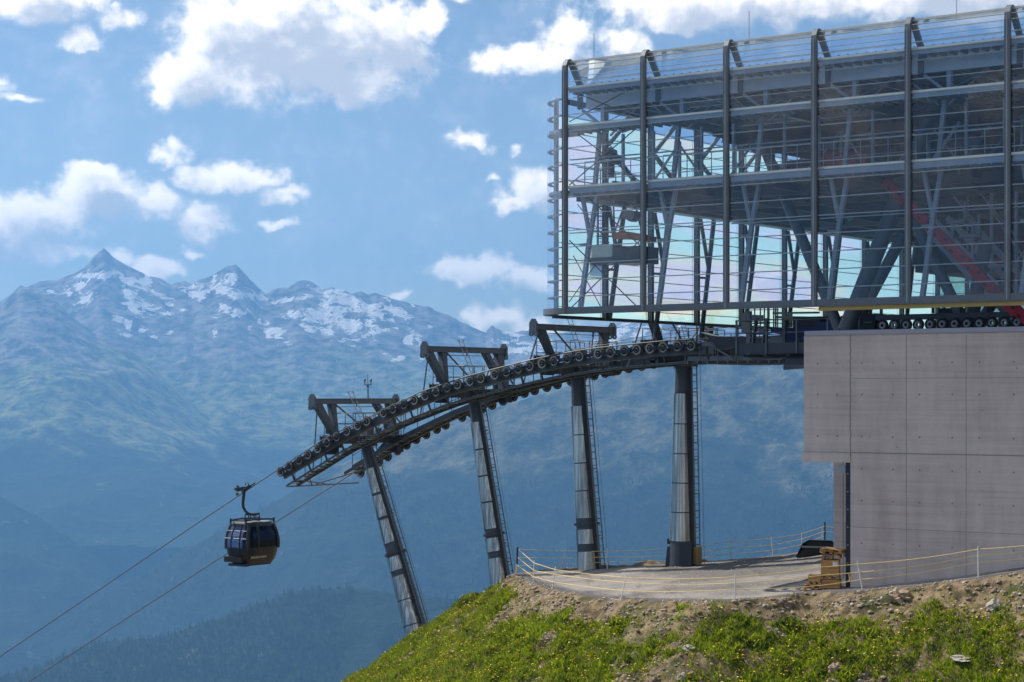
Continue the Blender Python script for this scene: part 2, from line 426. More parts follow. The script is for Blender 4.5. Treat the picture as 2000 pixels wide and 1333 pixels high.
M['hill'] = hillmat(); M['hill_dark'] = hillmat('dark_slope_ground', (.020,.034,.020), (.19,.185,.11))
LAY = {}
def massif(name, ridge, Yr, bot, Yb, x0, x1, nx, nv, amp, jag, pw=1.0, snow=(), seed=0, fscale=1.0, slant=0.0):
    px = np.linspace(x0, x1, nx); s = (px-1000)/F
    rp = np.array(ridge, float); yr = np.interp(px, rp[:,0], rp[:,1])
    yr = yr-(fbm(px*.035+seed, px*0+seed, 5, gain=.6)-.5)*jag*2
    bp = np.array(bot, float); yb = np.interp(px, bp[:,0], bp[:,1])
    v = np.linspace(0, 1, nv)[None,:]**1.0
    S = s[:,None]*np.ones_like(v); Y = (Yr+(Yb-Yr)*v)*np.ones_like(S)
    ker = np.exp(-.5*(np.arange(-120,121)*(px[1]-px[0])/70.0)**2); ker /= ker.sum(); yrs = np.convolve(np.pad(yr, 120, mode='edge'), ker, 'valid'); mv = np.clip(v/.45, 0, 1)**.7
    yr2 = yr[:,None]*(1-mv)+yrs[:,None]*mv; ys = yr2+(yb[:,None]-yr2)*v**pw
    Zc = (HY-ys)/F*Y; X = S*Y
    fs = fscale
    XX = X+slant*(Y-Yr)
    rel = fbm(XX/(1300*fs)+seed, Y/(1900*fs)+Zc/1500+seed*.7, 7, True, .55)-.55
    rel2 = fbm(XX/(2600*fs)-seed, Y/(3000*fs)+5, 3)-.5
    tap = np.clip(v/.22, 0, 1)**.8
    Zc = Zc+(rel*amp+rel2*amp*1.1)*tap
    # back slope
    k = 3; yb_ = Yr+np.arange(1, k+1)[::-1]*Yr*.03
    Xb = s[:,None]*yb_[None,:]; Zb = Zc[:,:1]-(yb_-Yr)[None,:]*.75; Yb_ = np.ones_like(Xb)*yb_[None,:]
    X = np.hstack([Xb, X]); Y2 = np.hstack([Yb_, Y]); Z2 = np.hstack([Zb, Zc]); nvv = nv+k
    verts = np.stack([X.ravel(), Y2.ravel(), Z2.ravel()], 1)
    i = np.arange(nx-1)[:,None]*nvv+np.arange(nvv-1)[None,:]; i = i.ravel()
    faces = np.stack([i, i+1, i+nvv+1, i+nvv], 1)
    o = big_mesh(name, verts, faces, M['hill_dark' if 'dark' in name else 'hill'], smooth=True)
    tag(o, kind='structure')
    if snow:
        ysc = HY-Z2/Y2*F; xsc = 1000+X/Y2*F; a = np.zeros_like(X)
        for q in snow:
            x, y, rx, ry = q[:4]; th = q[4] if len(q) > 4 else 0; ct, st = math.cos(th), math.sin(th)
            dx = xsc-x; dy = ysc-y
            d = ((dx*ct+dy*st)/(rx*1.25))**2+((-dx*st+dy*ct)/(ry*1.3))**2
            a = np.maximum(a, np.exp(-d*.9)*(q[5] if len(q) > 5 else 1))
        at = o.data.attributes.new('snow', 'FLOAT', 'POINT'); at.data.foreach_set('value', a.ravel().astype(np.float32))
    LAY[name] = (px, X[:, k:], Y, Zc)
    return o
snow = [(178,539,28,7,-.1),(206,538,30,5,-.1),(154,562,20,8,-.6),(167,585,20,9,-.5),(133,570,12,8),(103,571,12,3,.3),(249,546,28,9,.5),(281,553,12,22,.7),(298,571,38,6,.4),(252,580,9,26,-.5),(280,597,26,8,.4),(262,608,22,5,.6),(229,624,15,8),(249,634,7,14,-.4),(247,654,14,5),(277,646,10,5,-.5),(322,612,10,4),(345,600,20,4,.3,.8),
 (388,577,22,10,.4),(431,568,60,8,.08),(450,544,12,16,.3),(474,575,50,8,.15),(418,545,4,12,.3),(461,610,34,9,-.1),(440,602,14,5,.6),(525,649,10,12,-.3),(544,652,11,16,.3),(521,634,10,5,-.5),(505,628,8,8,.5),(492,640,6,6),(560,670,6,4),(300,660,10,4),(330,650,8,3),(420,650,5,6),
 (645,582,30,18,.5),(596,581,70,4,-.15),(690,592,60,14,.5),(722,603,45,12,.3),(632,613,44,18,-.2),(574,615,16,9),(682,634,66,13,.15),(767,606,34,8,.4),(792,620,14,7,.5),(738,646,30,6,-.2),(716,655,20,4,-.4),(800,662,10,14,.5),(817,664,7,14,-.5),(753,694,8,4),(781,699,14,4,-.3),(824,704,9,3),(760,640,20,3),(690,675,8,3),(668,665,20,3,0,.8),(600,640,18,6,.6),(640,650,12,6),(757,586,6,2,.5),(808,599,6,2,.5),(840,640,5,3),(905,660,8,3,0,.8),(870,680,10,3,0,.8),
 (1003,654,18,3,.2),(1000,669,36,5,.1),(1022,684,44,6,0),(1060,672,20,8),(1211,650,12,34,.6),(1186,661,44,7,-.3),(1165,690,30,5,-.2),(1289,638,8,20,.4),(1250,650,20,10,-.6),(1270,700,20,3,-.3,.8),(1390,600,30,12,-.6),(1340,625,20,8,-.6),(1480,600,30,14,-.5),(1300,706,14,3,-.4)]
ridgeA = [(-500,680),(-200,640),(0,590.6),(41,556),(51,561),(71,551),(86,548),(112,547),(139,535),(167,523),(184,501),(202.5,487),(221,502),(247,517.5),(268,529.5),(296,540),(319,548),(334,554),(343,549),(358,548),(375,557),(390,545.6),(412.5,538),(431,529),(446,521),(461,519),(472,529),(487.5,546),(506,562.5),(519,572),(540,567),(562.5,562.5),(585,549),(600,547),(608,551),(632,564),(652,564),(686,571),(704,568.5),(716,575),(733,571),(770,584),(811,595.5),(838,598.6),(865,611),(905,630),(939,645),(949,648.5),(961,634),(983,646),(1006,648.5),(1040,647),(1057,652),(1100,650),(1143,641),(1169,639),(1203,634),(1225,628),(1300,610),(1420,590),(1467,568),(1500,545),(1580,530),(1616,519),(1659,496),(1700,505),(1780,520),(1900,540),(2100,560),(2600,620)]
massif('mountain_range', ridgeA, 12500, [(-500,1330),(300,1340),(800,1300),(2600,1300)], 7300, -500, 2600, 1300, 240, 220, 4.5, 1.0, snow, 3.1, 1.0, .25)
massif('mountain_shoulder', [(-500,640),(0,600),(40,562),(75,565),(110,590),(150,625),(190,655),(240,675),(300,720),(380,790),(480,860),(600,930),(700,990)], 10800, [(-500,1060),(700,1080)], 8000, -500, 700, 420, 130, 210, 4, 1, (), 9.3, .8, -.3)
massif('valley_side', [(-500,900),(-100,950),(0,968),(60,1003),(120,1037),(200,1102),(260,1162),(320,1232),(420,1330)], 7600, [(-500,1420),(420,1460)], 6200, -500, 420, 340, 110, 150, 4, 1, (), 5.2, .6)
massif('dark_forest_slope', [(-500,1500),(-200,1380),(0,1288),(100,1230),(160,1190),(224,1146),(280,1122),(320,1098),(360,1074),(416,1046),(452,1026),(500,1000),(532,982),(560,966),(600,938),(640,915),(700,893),(760,868),(860,832),(960,798),(1060,770),(1160,738),(1230,722),(1290,714),(1400,700),(1500,690),(1700,640),(2000,600),(2600,560)], 6900, [(-500,1700),(2600,1560)], 5000, -500, 2600, 1300, 200, 290, 5, 1.0, (), 14.7, .6, .9)
massif('near_forest_hill', [(-500,1420),(0,1322),(80,1302),(140,1274),(200,1254),(256,1250),(320,1246),(360,1230),(420,1210),(480,1190),(528,1170),(560,1160),(600,1152),(680,1150),(720,1152),(776,1158),(850,1165),(950,1182),(1100,1215),(1500,1300),(2600,1420)], 4700, [(-500,1900),(2600,1800)], 3500, -500, 2600, 900, 120, 60, 3, 1.0, (), 21.3, .35)
# valley floor out to the horizon
vf = MB(); vf.add([(-15500,-5500,-1560),(15500,-5500,-1560),(15500,13700,-1560),(-15500,13700,-1560)], [(0,1,2,3)])
tag(vf.build('valley_floor', M['hill']), kind='structure')

# conifers, too many to count, standing on the forested hills
def forestmat():
    m, N, b, o = mat('conifer_needles'); p = objco(N)
    n = N.noise(p, .02, 3, .5); n2 = N.noise(p, .25, 2, .5)
    N.put(b.inputs['Base Color'], N.mix(N.math('MULTIPLY', N.math('ADD', n, n2), .5), (.012,.030,.014), (.050,.085,.028)))
    b.inputs['Roughness'].default_value = .95; return m
M['forest'] = forestmat()
def conifers(name, layer, n, hmin, hmax, vmax, label, keep=None):
    px, X, Y, Zc = LAY[layer]; nx, nv = X.shape
    i = rng.integers(0, nx, n*2); j = (rng.random(n*2)**.9*vmax*nv).astype(int)
    x, y, z = X[i,j], Y[i,j], Zc[i,j]
    sx = 1000+x/y*F
    den = fbm(x/260, y/400, 4)
    ok = (sx > -150) & (sx < 1700) & (den > .40)
    if keep is not None: ok &= keep(sx, HY-z/y*F)
    x, y, z = x[ok][:n], y[ok][:n], z[ok][:n]; k = len(x)
    x = x+rng.normal(0, 6, k); y = y+rng.normal(0, 6, k)
    h = hmin+(hmax-hmin)*rng.random(k); r = h*(.17+.08*rng.random(k)); ns = 5
    a = rng.random(k)[:,None]*6.28+np.arange(ns)[None,:]*2*np.pi/ns
    V = np.zeros((k, ns+1, 3)); V[:,:ns,0] = x[:,None]+np.cos(a)*r[:,None]; V[:,:ns,1] = y[:,None]+np.sin(a)*r[:,None]
    V[:,:ns,2] = (z-2)[:,None]; V[:,ns,0] = x; V[:,ns,1] = y; V[:,ns,2] = z+h
    b = (np.arange(k)*(ns+1))[:,None]; q = np.arange(ns)[None,:]
    Fa = np.stack([b+q, b+(q+1)%ns, b+ns+q*0], 2).reshape(-1, 3)
    o = big_mesh(name, V.reshape(-1, 3), Fa, M['forest'])
    tag(o, label, 'forest', kind='stuff')
conifers('conifer_forest', 'near_forest_hill', 40000, 7, 15, .75, 'dense conifer forest on the nearest hazy hill')
conifers('conifer_forest', 'dark_forest_slope', 24000, 9, 18, .9, 'hazy conifer forest along the steep dark slope behind the nearest hill', lambda sx, sy: sy > 930)
conifers('conifer_forest', 'mountain_range', 9000, 12, 24, 1.0, 'thin far conifer forest below the alpine meadows', lambda sx, sy: (sy > 885) & (sx < 900))

# far tracks draped on the mountain side
def drape(layer, pts, width, name, steps=14):
    px, X, Y, Zc = LAY[layer]; ysc = HY-Zc/Y*F; P = []
    for (a, b) in zip(pts[:-1], pts[1:]):
        for t in np.linspace(0, 1, steps, endpoint=False):
            qx = a[0]+(b[0]-a[0])*t; qy = a[1]+(b[1]-a[1])*t+1.0*math.sin(qx*.35)
            i = int(np.clip(np.searchsorted(px, qx), 0, len(px)-1)); col = ysc[i]
            j = int(np.argmin(np.abs(col-qy))); P.append(Vector((X[i,j], Y[i,j]-4, Zc[i,j]+5)))
    m = MB()
    vs = []; 
    for i, p in enumerate(P):
        d = P[min(i+1, len(P)-1)]-P[max(i-1, 0)]; sd = Vector((-d.z*.7, -.3*abs(d.x), d.x)).normalized() if d.length else Z
        vs += [p-sd*width/2, p+sd*width/2]
    m.add(vs, [(2*i, 2*i+1, 2*i+3, 2*i+2) for i in range(len(P)-1)])
    tag(m.build(name, M['track']), kind='structure')
M['track'] = simple('gravel_track', (.36,.34,.29), .9, 0, .3, .02)
drape('mountain_range', [(388,718),(365,730),(352,736),(335,750),(332,757),(338,768)], 6, 'mountain_track')
drape('mountain_range', [(0,916),(80,913),(160,909),(220,899),(300,886),(425,869),(432,864),(480,859),(560,854),(600,850)], 5, 'mountain_track')
drape('mountain_range', [(470,808),(520,822),(560,838),(600,852),(640,862)], 5, 'mountain_track')
drape('mountain_range', [(600,790),(640,770),(690,748),(720,738)], 4, 'mountain_track')
drape('mountain_range', [(650,700),(668,722),(690,745),(720,735)], 4, 'mountain_track')
drape('valley_side', [(104,1235),(108,1246),(122,1254),(138,1266)], 9, 'stream_bed', 6)

# ---------------------------------------------------------------- haze
hz = MB(); hz.box((0, 4100, -305), Vector((15800,0,0)), Vector((0,10000,0)), Vector((0,0,1265)))
hm = bpy.data.materials.new('haze_air'); hm.use_nodes = True; H = NT(hm.node_tree); H.n.clear()
ho = H.new('ShaderNodeOutputMaterial'); pv = H.new('ShaderNodeVolumePrincipled')
pv.inputs['Color'].default_value = (.20,.50,.97,1); pv.inputs['Density'].default_value = 1.0e-4
pv.inputs['Anisotropy'].default_value = .3
H.l.new(pv.outputs[0], ho.inputs['Volume'])
haze = hz.build('haze', hm); tag(haze, kind='stuff')
# ---------------------------------------------------------------- near ground: terrace and embankment
GA, GB, GC = -5.63, .08, -.03
def gplane(X, Y): return GA+GB*X+GC*Y+.12*np.log1p(np.exp((np.asarray(X)-12.5)*1.3))/1.3
def onG(px, py):
    s = (px-1000)/F; t = (HY-py)/F; Y = GA/(t-GB*s-GC); return (s*Y, Y)
edge = [(1004,1121),(1030,1133),(1055,1143),(1080,1150),(1130,1162),(1200,1170),(1300,1174),(1400,1173),(1500,1166),(1580,1157)]
poly = [onG(*p) for p in edge]
poly += [tuple(loc(u, 61.35, 0)[:2]) for u in (31.8, 28, 24, 20, 15, 5, -10)]
poly += [tuple(loc(u, c, 0)[:2]) for (u, c) in ((-10,100),(33,100))]
poly += [onG(*p) for p in [(1625,1078),(1560,1083),(1440,1092),(1330,1101),(1220,1108),(1110,1112),(1050,1115)]]
PO = np.array(poly)
def sdist(X, Y):
    X = np.asarray(X, float); Y = np.asarray(Y, float); d2 = np.full(X.shape, 1e18); ins = np.zeros(X.shape, bool)
    n = len(PO)
    for i in range(n):
        ax, ay = PO[i]; bx, by = PO[(i+1)%n]; ex, ey = bx-ax, by-ay
        t = np.clip(((X-ax)*ex+(Y-ay)*ey)/(ex*ex+ey*ey), 0, 1)
        d2 = np.minimum(d2, (X-ax-t*ex)**2+(Y-ay-t*ey)**2)
        cond = ((ay > Y) != (by > Y)); 
        with np.errstate(divide='ignore', invalid='ignore'): xi = (bx-ax)*(Y-ay)/(by-ay)+ax
        ins ^= cond & (X < xi)
    d = np.sqrt(d2); return np.where(ins, -d, d)
def terr(X, Y, d=None):
    X = np.asarray(X, float); Y = np.asarray(Y, float)
    if d is None: d = sdist(X, Y)
    o = np.maximum(d, 0); q = np.where(o < .5, o*o*.62, .62*(o-.25)) 
    z = gplane(X, Y)-np.minimum(q, 1250)
    a = np.clip(o/.8, 0, 1)
    z = z+a*((fbm(X*.9, Y*.9, 4)-.5)*.62+(fbm(X*3.3+9, Y*3.3, 4)-.5)*.30+(fbm(X*.23+3, Y*.23, 3)-.5)*1.2)
    z = z+(1-a)*((fbm(X*.35, Y*.35, 3)-.5)*.10+(fbm(X*2.5, Y*2.5, 3)-.5)*.035)
    mx, my = onG(1618, 1068); z = z+.75*np.exp(-(((X-mx-.3)/1.6)**2+((Y-my-1.5)/1.5)**2))
    return np.maximum(z, -1300)
def grow(a, b, step, lo, hi, r=1.13):
    L = list(np.arange(a, b, step)); x = a; st = step
    left = []
    while x > lo: st *= r; x -= st; left.append(x)
    x = L[-1]; st = step; right = []
    while x < hi: st *= r; x += st; right.append(x)
    return np.array(left[::-1]+L+right)
gx = grow(-9, 20, .10, -2600, 2600); gy = grow(58.0, 97, .11, -2000, 2600)
GX, GY = np.meshgrid(gx, gy, indexing='ij'); GD = sdist(GX, GY); GZ = terr(GX, GY, GD)
verts = np.stack([GX.ravel(), GY.ravel(), GZ.ravel()], 1); ny = len(gy)
i = (np.arange(len(gx)-1)[:,None]*ny+np.arange(ny-1)[None,:]).ravel()
def groundmat():
    m, N, b, o = mat('hillside_soil'); p = objco(N)
    at = N.new('ShaderNodeAttribute'); at.attribute_name = 'edge'; e = at.outputs['Fac']
    f = N.noise(p, 18, 6, .7); g_ = N.noise(p, 2.2, 7, .6); big = N.noise(p, .45, 5, .6); gr = N.noise(p, 55, 3, .6)
    soil = N.mix(N.smooth(g_, .3, .68), (.075,.052,.028), (.32,.24,.14))
    soil = N.mix(N.math('MULTIPLY', N.smooth(f, .60, .68), .85), soil, (.42,.40,.36))
    moss = N.mix(f, (.025,.035,.012), (.11,.11,.035))
    col = N.mix(N.smooth(N.math('ADD', big, N.math('MULTIPLY', g_, .3)), .66, .82), soil, moss)
    # compacted gravel of the terrace, with pale dusty and damp dark areas
    grav = N.mix(N.smooth(N.noise(p, .17, 7, .65, .4), .40, .60), (.13,.12,.115), (.35,.32,.29))
    grav = N.mix(N.smooth(N.noise(p, .8, 5, .6), .66, .72), grav, (.13,.12,.115))
    grav = N.mix(N.math('MULTIPLY', gr, .7), grav, N.mix(N.smooth(f, .4, .6), (.08,.075,.075), (.46,.43,.40)))
    mpt = N.new('ShaderNodeMapping'); mpt.inputs['Rotation'].default_value = (0,0,.62); mpt.inputs['Scale'].default_value = (1.3,.10,1); N.put(mpt.inputs[0], p)
    grav = N.mix(N.math('MULTIPLY', N.smooth(N.noise(mpt.outputs[0], 1.0, 5, .6, .3), .52, .64), .45), grav, (.10,.09,.085))
    rim = N.mix(f, (.07,.062,.062), (.17,.155,.15))
    grav = N.mix(N.smooth(e, -.75, -.1), grav, rim)
    ee = N.math('ADD', e, N.math('MULTIPLY', N.math('SUBTRACT', g_, .5), .7))
    col = N.mix(N.smooth(ee, .0, .22), grav, col)
    N.put(b.inputs['Base Color'], col); b.inputs['Roughness'].default_value = .95; b.inputs['Specular IOR Level'].default_value = .2
    bm = N.new('ShaderNodeBump'); bm.inputs['Distance'].default_value = .05; bm.inputs['Strength'].default_value = .8
    N.put(bm.inputs['Height'], N.math('ADD', f, N.math('MULTIPLY', gr, .5))); N.put(b.inputs['Normal'], bm.outputs[0])
    return m
M['ground'] = groundmat()
go_ = big_mesh('hillside', verts, np.stack([i, i+ny, i+ny+1, i+1], 1), M['ground'], smooth=True)
at = go_.data.attributes.new('edge', 'FLOAT', 'POINT'); at.data.foreach_set('value', GD.ravel().astype(np.float32))
tag(go_, kind='structure')
def pxy(X, Y, Zv): return 1000+X/Y*F, HY-Zv/Y*F
def hit(px, py):                       # where a sight line of the photograph meets the hillside
    s = (px-1000)/F; t = (HY-py)/F; Y = np.linspace(58, 100, 900); zz = terr(s*Y, Y); k = np.argmax(t*Y < zz)
    return Vector((s*Y[k], Y[k], float(zz[k])))

# patches: where turf grows, where bare dirt shows
def turf(X, Y, d):
    px = 1000+X/Y*F
    n = fbm(X*.42+40, Y*.42+11, 4)*.65+fbm(X*1.7+3, Y*1.7+8, 3)*.35
    left = np.clip((1060-px)/120, 0, 1)
    need = .523-.20*left-.05*np.clip((px-1500)/300, 0, 1)
    top = np.clip(1-(d-.15)/(1.25-.6*left+.7*np.clip((px-1400)/300, 0, 1)), 0, 1)*(.32-.10*left)
    low = -.055*np.clip((d-2.4)/1.2, 0, 1)
    return n-need-top-low
def scatter(n, x0=-8.5, x1=18.5, y0=58.0, y1=96):
    X = x0+(x1-x0)*rng.random(n); Y = y0+(y1-y0)*rng.random(n); d = sdist(X, Y)
    ok = (d > .05) & (d < 11); X, Y, d = X[ok], Y[ok], d[ok]
    Zv = terr(X, Y, d); px, py = pxy(X, Y, Zv)
    ok = (px > 640) & (px < 2060) & (py < 1400) & ~((Y > 74) & (px > 1130)) ; return X[ok], Y[ok], Zv[ok], d[ok], px[ok]
def grassmat(name, a, b_, tip):
    m, N, b, o = mat(name); p = objco(N)
    n = N.noise(p, 1.4, 5, .65); n2 = N.noise(p, 14, 2, .5)
    col = N.mix(N.smooth(n, .39, .57), a, b_); col = N.mix(N.math('MULTIPLY', N.smooth(n2, .5, .8), .5), col, tip)
    N.put(b.inputs['Base Color'], col); b.inputs['Roughness'].default_value = .6
    b.inputs['Specular IOR Level'].default_value = .25
    tl = N.new('ShaderNodeBsdfTranslucent'); N.put(tl.inputs[0], N.mix(.34, col, (.48,.60,.02)))
    mx = N.new('ShaderNodeMixShader'); mx.inputs[0].default_value = .42
    N.l.new(b.outputs[0], mx.inputs[1]); N.l.new(tl.outputs[0], mx.inputs[2]); N.l.new(mx.outputs[0], o.inputs[0]); return m
M['grass'] = grassmat('green_turf', (.022,.066,.004), (.21,.27,.013), (.34,.33,.04))
M['dry'] = grassmat('reddish_seed_grass', (.20,.12,.09), (.22,.17,.08), (.30,.20,.14))
def blades(name, X, Y, Zv, nb, hmin, hmax, wd, lean, m, label, cat):
    k = len(X); X = np.repeat(X, nb); Y = np.repeat(Y, nb); Zv = np.repeat(Zv, nb); K = k*nb
    X = X+rng.normal(0, .055, K); Y = Y+rng.normal(0, .055, K)
    h = hmin+(hmax-hmin)*rng.random(K)**1.4; a = rng.random(K)*6.283; wv = wd*(.6+.8*rng.random(K))
    ca, sa = np.cos(a), np.sin(a); la = rng.random(K)*6.283; ll = lean*h*(.3+rng.random(K))
    V = np.zeros((K, 4, 3))
    V[:,0] = np.stack([X-ca*wv*.4, Y-sa*wv*.4, Zv-.03], 1); V[:,1] = np.stack([X+ca*wv*.4, Y+sa*wv*.4, Zv-.03], 1)
    mxp = X+np.cos(la)*ll*.45; myp = Y+np.sin(la)*ll*.45
    V[:,2] = np.stack([mxp+ca*wv, myp+sa*wv, Zv+h*.6], 1)
    V[:,3] = np.stack([X+np.cos(la)*ll, Y+np.sin(la)*ll, Zv+h], 1)
    b = np.arange(K)*4; Fa = np.stack([b, b+1, b+2, b+3], 1)
    o = big_mesh(name, V.reshape(-1, 3), Fa, m); return tag(o, label, cat, kind='stuff')
X, Y, Zv, d, px = scatter(330000); t = turf(X, Y, d); ok = t > .0
hgt = ok & (rng.random(len(X)) < np.clip(t*9, .25, 1))
blades('turf_grass', X[hgt], Y[hgt], Zv[hgt]+0, 4, .04, .17, .024, .9, M['grass'], 'bright green turf covering the embankment in clumps', 'grass')
ok2 = (t <= 0) & (t > -.16) & (rng.random(len(X)) < .07)
blades('sparse_grass', X[ok2], Y[ok2], Zv[ok2], 4, .04, .13, .016, .8, M['grass'], 'thin grass sprouting from the bare soil', 'grass')
# bushy herb clumps
X, Y, Zv, d, px = scatter(16000); t = turf(X, Y, d); cl = fbm(X*1.1+77, Y*1.1, 3)
ok = (t > .04) & (cl > .52) & (px > 950)
blades('herb_clumps', X[ok], Y[ok], Zv[ok], 12, .10, .34, .045, .8, M['grass'], 'taller leafy herbs standing out of the turf', 'herbs')
X, Y, Zv, d, px = scatter(60000); t = turf(X, Y, d)
lf = (px < 960) & (rng.random(len(X)) < .26) & (d > .5)
blades('seed_grass', X[lf], Y[lf], Zv[lf], 3, .12, .34, .010, .5, M['dry'], 'reddish seeding grass along the left edge of the slope', 'grass')
# yellow flowers
def flowers(name, n, m, label, r):
    X, Y, Zv, d, px = scatter(n); t = turf(X, Y, d); cl = fbm(X*.8+5, Y*.8+5, 3)
    ok = (t > -.01) & (rng.random(len(X)) < np.clip((cl-.38)*3, .05, 1)); X, Y, Zv = X[ok], Y[ok], Zv[ok]; K = len(X)
    h = Zv+.12+.16*rng.random(K); rr = r*(.6+.7*rng.random(K)); a = np.arange(6)/6*6.283
    V = np.zeros((K, 7, 3)); tx = rng.normal(0, .35, K); ty = rng.normal(-.35, .3, K)
    for q in range(6):
        V[:,q,0] = X+np.cos(a[q])*rr; V[:,q,1] = Y+np.sin(a[q])*rr; V[:,q,2] = h-(np.cos(a[q])*tx+np.sin(a[q])*ty)*rr*-1
    V[:,6,0] = X; V[:,6,1] = Y; V[:,6,2] = h+rr*.45
    b = (np.arange(K)*7)[:,None]; q = np.arange(6)[None,:]
    Fa = np.stack([b+q, b+(q+1)%6, b+6+q*0], 2).reshape(-1, 3)
    tag(big_mesh(name, V.reshape(-1, 3), Fa, m), label, 'flowers', kind='stuff')
M['petal'] = simple('yellow_petals', (.80,.62,.02), .6, 0, .2, 9)
flowers('yellow_flowers', 48000, M['petal'], 'small yellow flowers sprinkled over the turf', .034)
# gravel and stones
def stones(name, n, rmin, rmax, sel, m, label, power=3):
    X, Y, Zv, d, px = scatter(n); t = turf(X, Y, d); ok = sel(X, Y, d, t, px); X, Y, Zv = X[ok], Y[ok], Zv[ok]; K = len(X)
    r = rmin+(rmax-rmin)*rng.random(K)**power
    base = np.array([(0,0,1),(.9,0,.25),(.28,.85,.25),(-.72,.52,.25),(-.72,-.52,.25),(.28,-.85,.25),(.72,.52,-.5),(-.28,.85,-.5),(-.9,0,-.5),(-.28,-.85,-.5),(.72,-.52,-.5)])
    fc = np.array([(0,1,2),(0,2,3),(0,3,4),(0,4,5),(0,5,1),(1,6,2),(2,6,7),(2,7,3),(3,7,8),(3,8,4),(4,8,9),(4,9,5),(5,9,10),(5,10,1),(1,10,6)])
    jit = 1+.35*(rng.random((K, 11, 1))-.5); sc_ = np.stack([.7+.7*rng.random(K), .7+.7*rng.random(K), .45+.4*rng.random(K)], 1)[:,None,:]
    V = base[None]*jit*sc_*r[:,None,None]; a = rng.random(K)*6.283; ca, sa = np.cos(a)[:,None], np.sin(a)[:,None]
    x, y = V[:,:,0]*ca-V[:,:,1]*sa, V[:,:,0]*sa+V[:,:,1]*ca
    V = np.stack([x+X[:,None], y+Y[:,None], V[:,:,2]+(Zv+r*.15)[:,None]], 2)
    Fa = (np.arange(K)*11)[:,None,None]+fc[None]
    tag(big_mesh(name, V.reshape(-1, 3), Fa.reshape(-1, 3), m), label, 'stones', kind='stuff')
def stonemat(name, a, b_):
    m, N, b, o = mat(name); p = objco(N); n = N.noise(p, 4, 3, .7); n2 = N.noise(p, 30, 3, .6)
    N.put(b.inputs['Base Color'], N.mix(N.math('MULTIPLY', N.math('ADD', N.smooth(n, .3, .7), n2), .5), a, b_)); b.inputs['Roughness'].default_value = .85; return m
M['stone'] = stonemat('pale_stone', (.20,.185,.17), (.62,.60,.57)); M['stone_dark'] = stonemat('brown_stone', (.12,.09,.055), (.38,.30,.20))
stones('loose_stones', 90000, .012, .075, lambda X,Y,d,t,px: (t < .03) & (rng.random(len(X)) < np.where(fbm(X*.9+2, Y*.9, 3) > .54, .5, .10)*np.where(px < 900, .3, 1)), M['stone'], 'pale grey stones scattered over the bare soil', 4)
stones('soil_clods', 90000, .02, .12, lambda X,Y,d,t,px: (t < .02) & (rng.random(len(X)) < .4), M['stone_dark'], 'brown clods and gravel of the bare soil', 3)
Xg = -4+24*rng.random(5200); Yg = 66+27*rng.random(5200); dg = sdist(Xg, Yg); kg = (dg < -.05) & (Yg < 94) & (rng.random(5200) < np.where(dg > -1.2, 1, .25)); Xg, Yg = Xg[kg], Yg[kg]
_sc = scatter
scatter = lambda n: (Xg, Yg, terr(Xg, Yg), sdist(Xg, Yg), 1000+Xg/Yg*F)
stones('terrace_gravel', 1, .012, .05, lambda X,Y,d,t,px: np.ones(len(X), bool), M['stone'], 'loose grey gravel lying on the flat terrace', 3)
scatter = _sc
# rocks one can tell apart
def rock(px, py, rx, rz, m, label):
    p = hit(px, py); bm = __import__('bmesh').new(); import bmesh
    bmesh.ops.create_icosphere(bm, subdivisions=3, radius=1)
    sd = px*.37
    for v in bm.verts:
        c = v.co; k = float(fbm(np.array([c.x*1.3+sd]), np.array([c.y*1.3+c.z*1.7+sd]), 4)[0])
        q = .45+1.05*k; q = q*(1+.22*math.copysign(1, math.sin(c.x*5+sd)*math.sin(c.y*4+c.z*6+sd))); v.co = Vector((c.x*rx*q*1.1, c.y*rx*.8*q, max(c.z, -.5)*rz*q))
    me = bpy.data.meshes.new('rock'); bm.to_mesh(me); bm.free(); me.materials.append(m)
    o = bpy.data.objects.new('rock', me); C.objects.link(o); o.location = p+Vector((0,0,rz*.2)); o.rotation_euler = (0, R((px*7)%25-12), R(px))
    tag(o, label, 'rock', 'larger rocks lying on the embankment')
M['rock_b'] = stonemat('tawny_rock', (.17,.12,.08), (.46,.35,.24)); M['rock_w'] = stonemat('whitish_rock', (.22,.20,.175), (.42,.38,.33))
rock(1758,1172,.34,.24,M['rock_b'],'tawny jagged rock on bare soil below the concrete wall')
rock(1946,1190,.24,.20,M['rock_w'],'pale rounded rock in the turf near the right edge of the photo')
rock(1632,1312,.25,.24,M['rock_b'],'brownish rock low in the turf below the crates')
rock(1188,1222,.18,.22,M['rock_b'],'tan upright rock in the dirt below the leaning white fence post')
rock(1334,1328,.20,.14,M['rock_w'],'whitish boulder at the bottom edge of the photo')
rock(1880,1288,.36,.07,M['rock_w'],'flat pale slab in the turf at lower right')
rock(1345,1268,.22,.10,M['rock_w'],'flat pinkish stone among the turf above the bottom boulder')
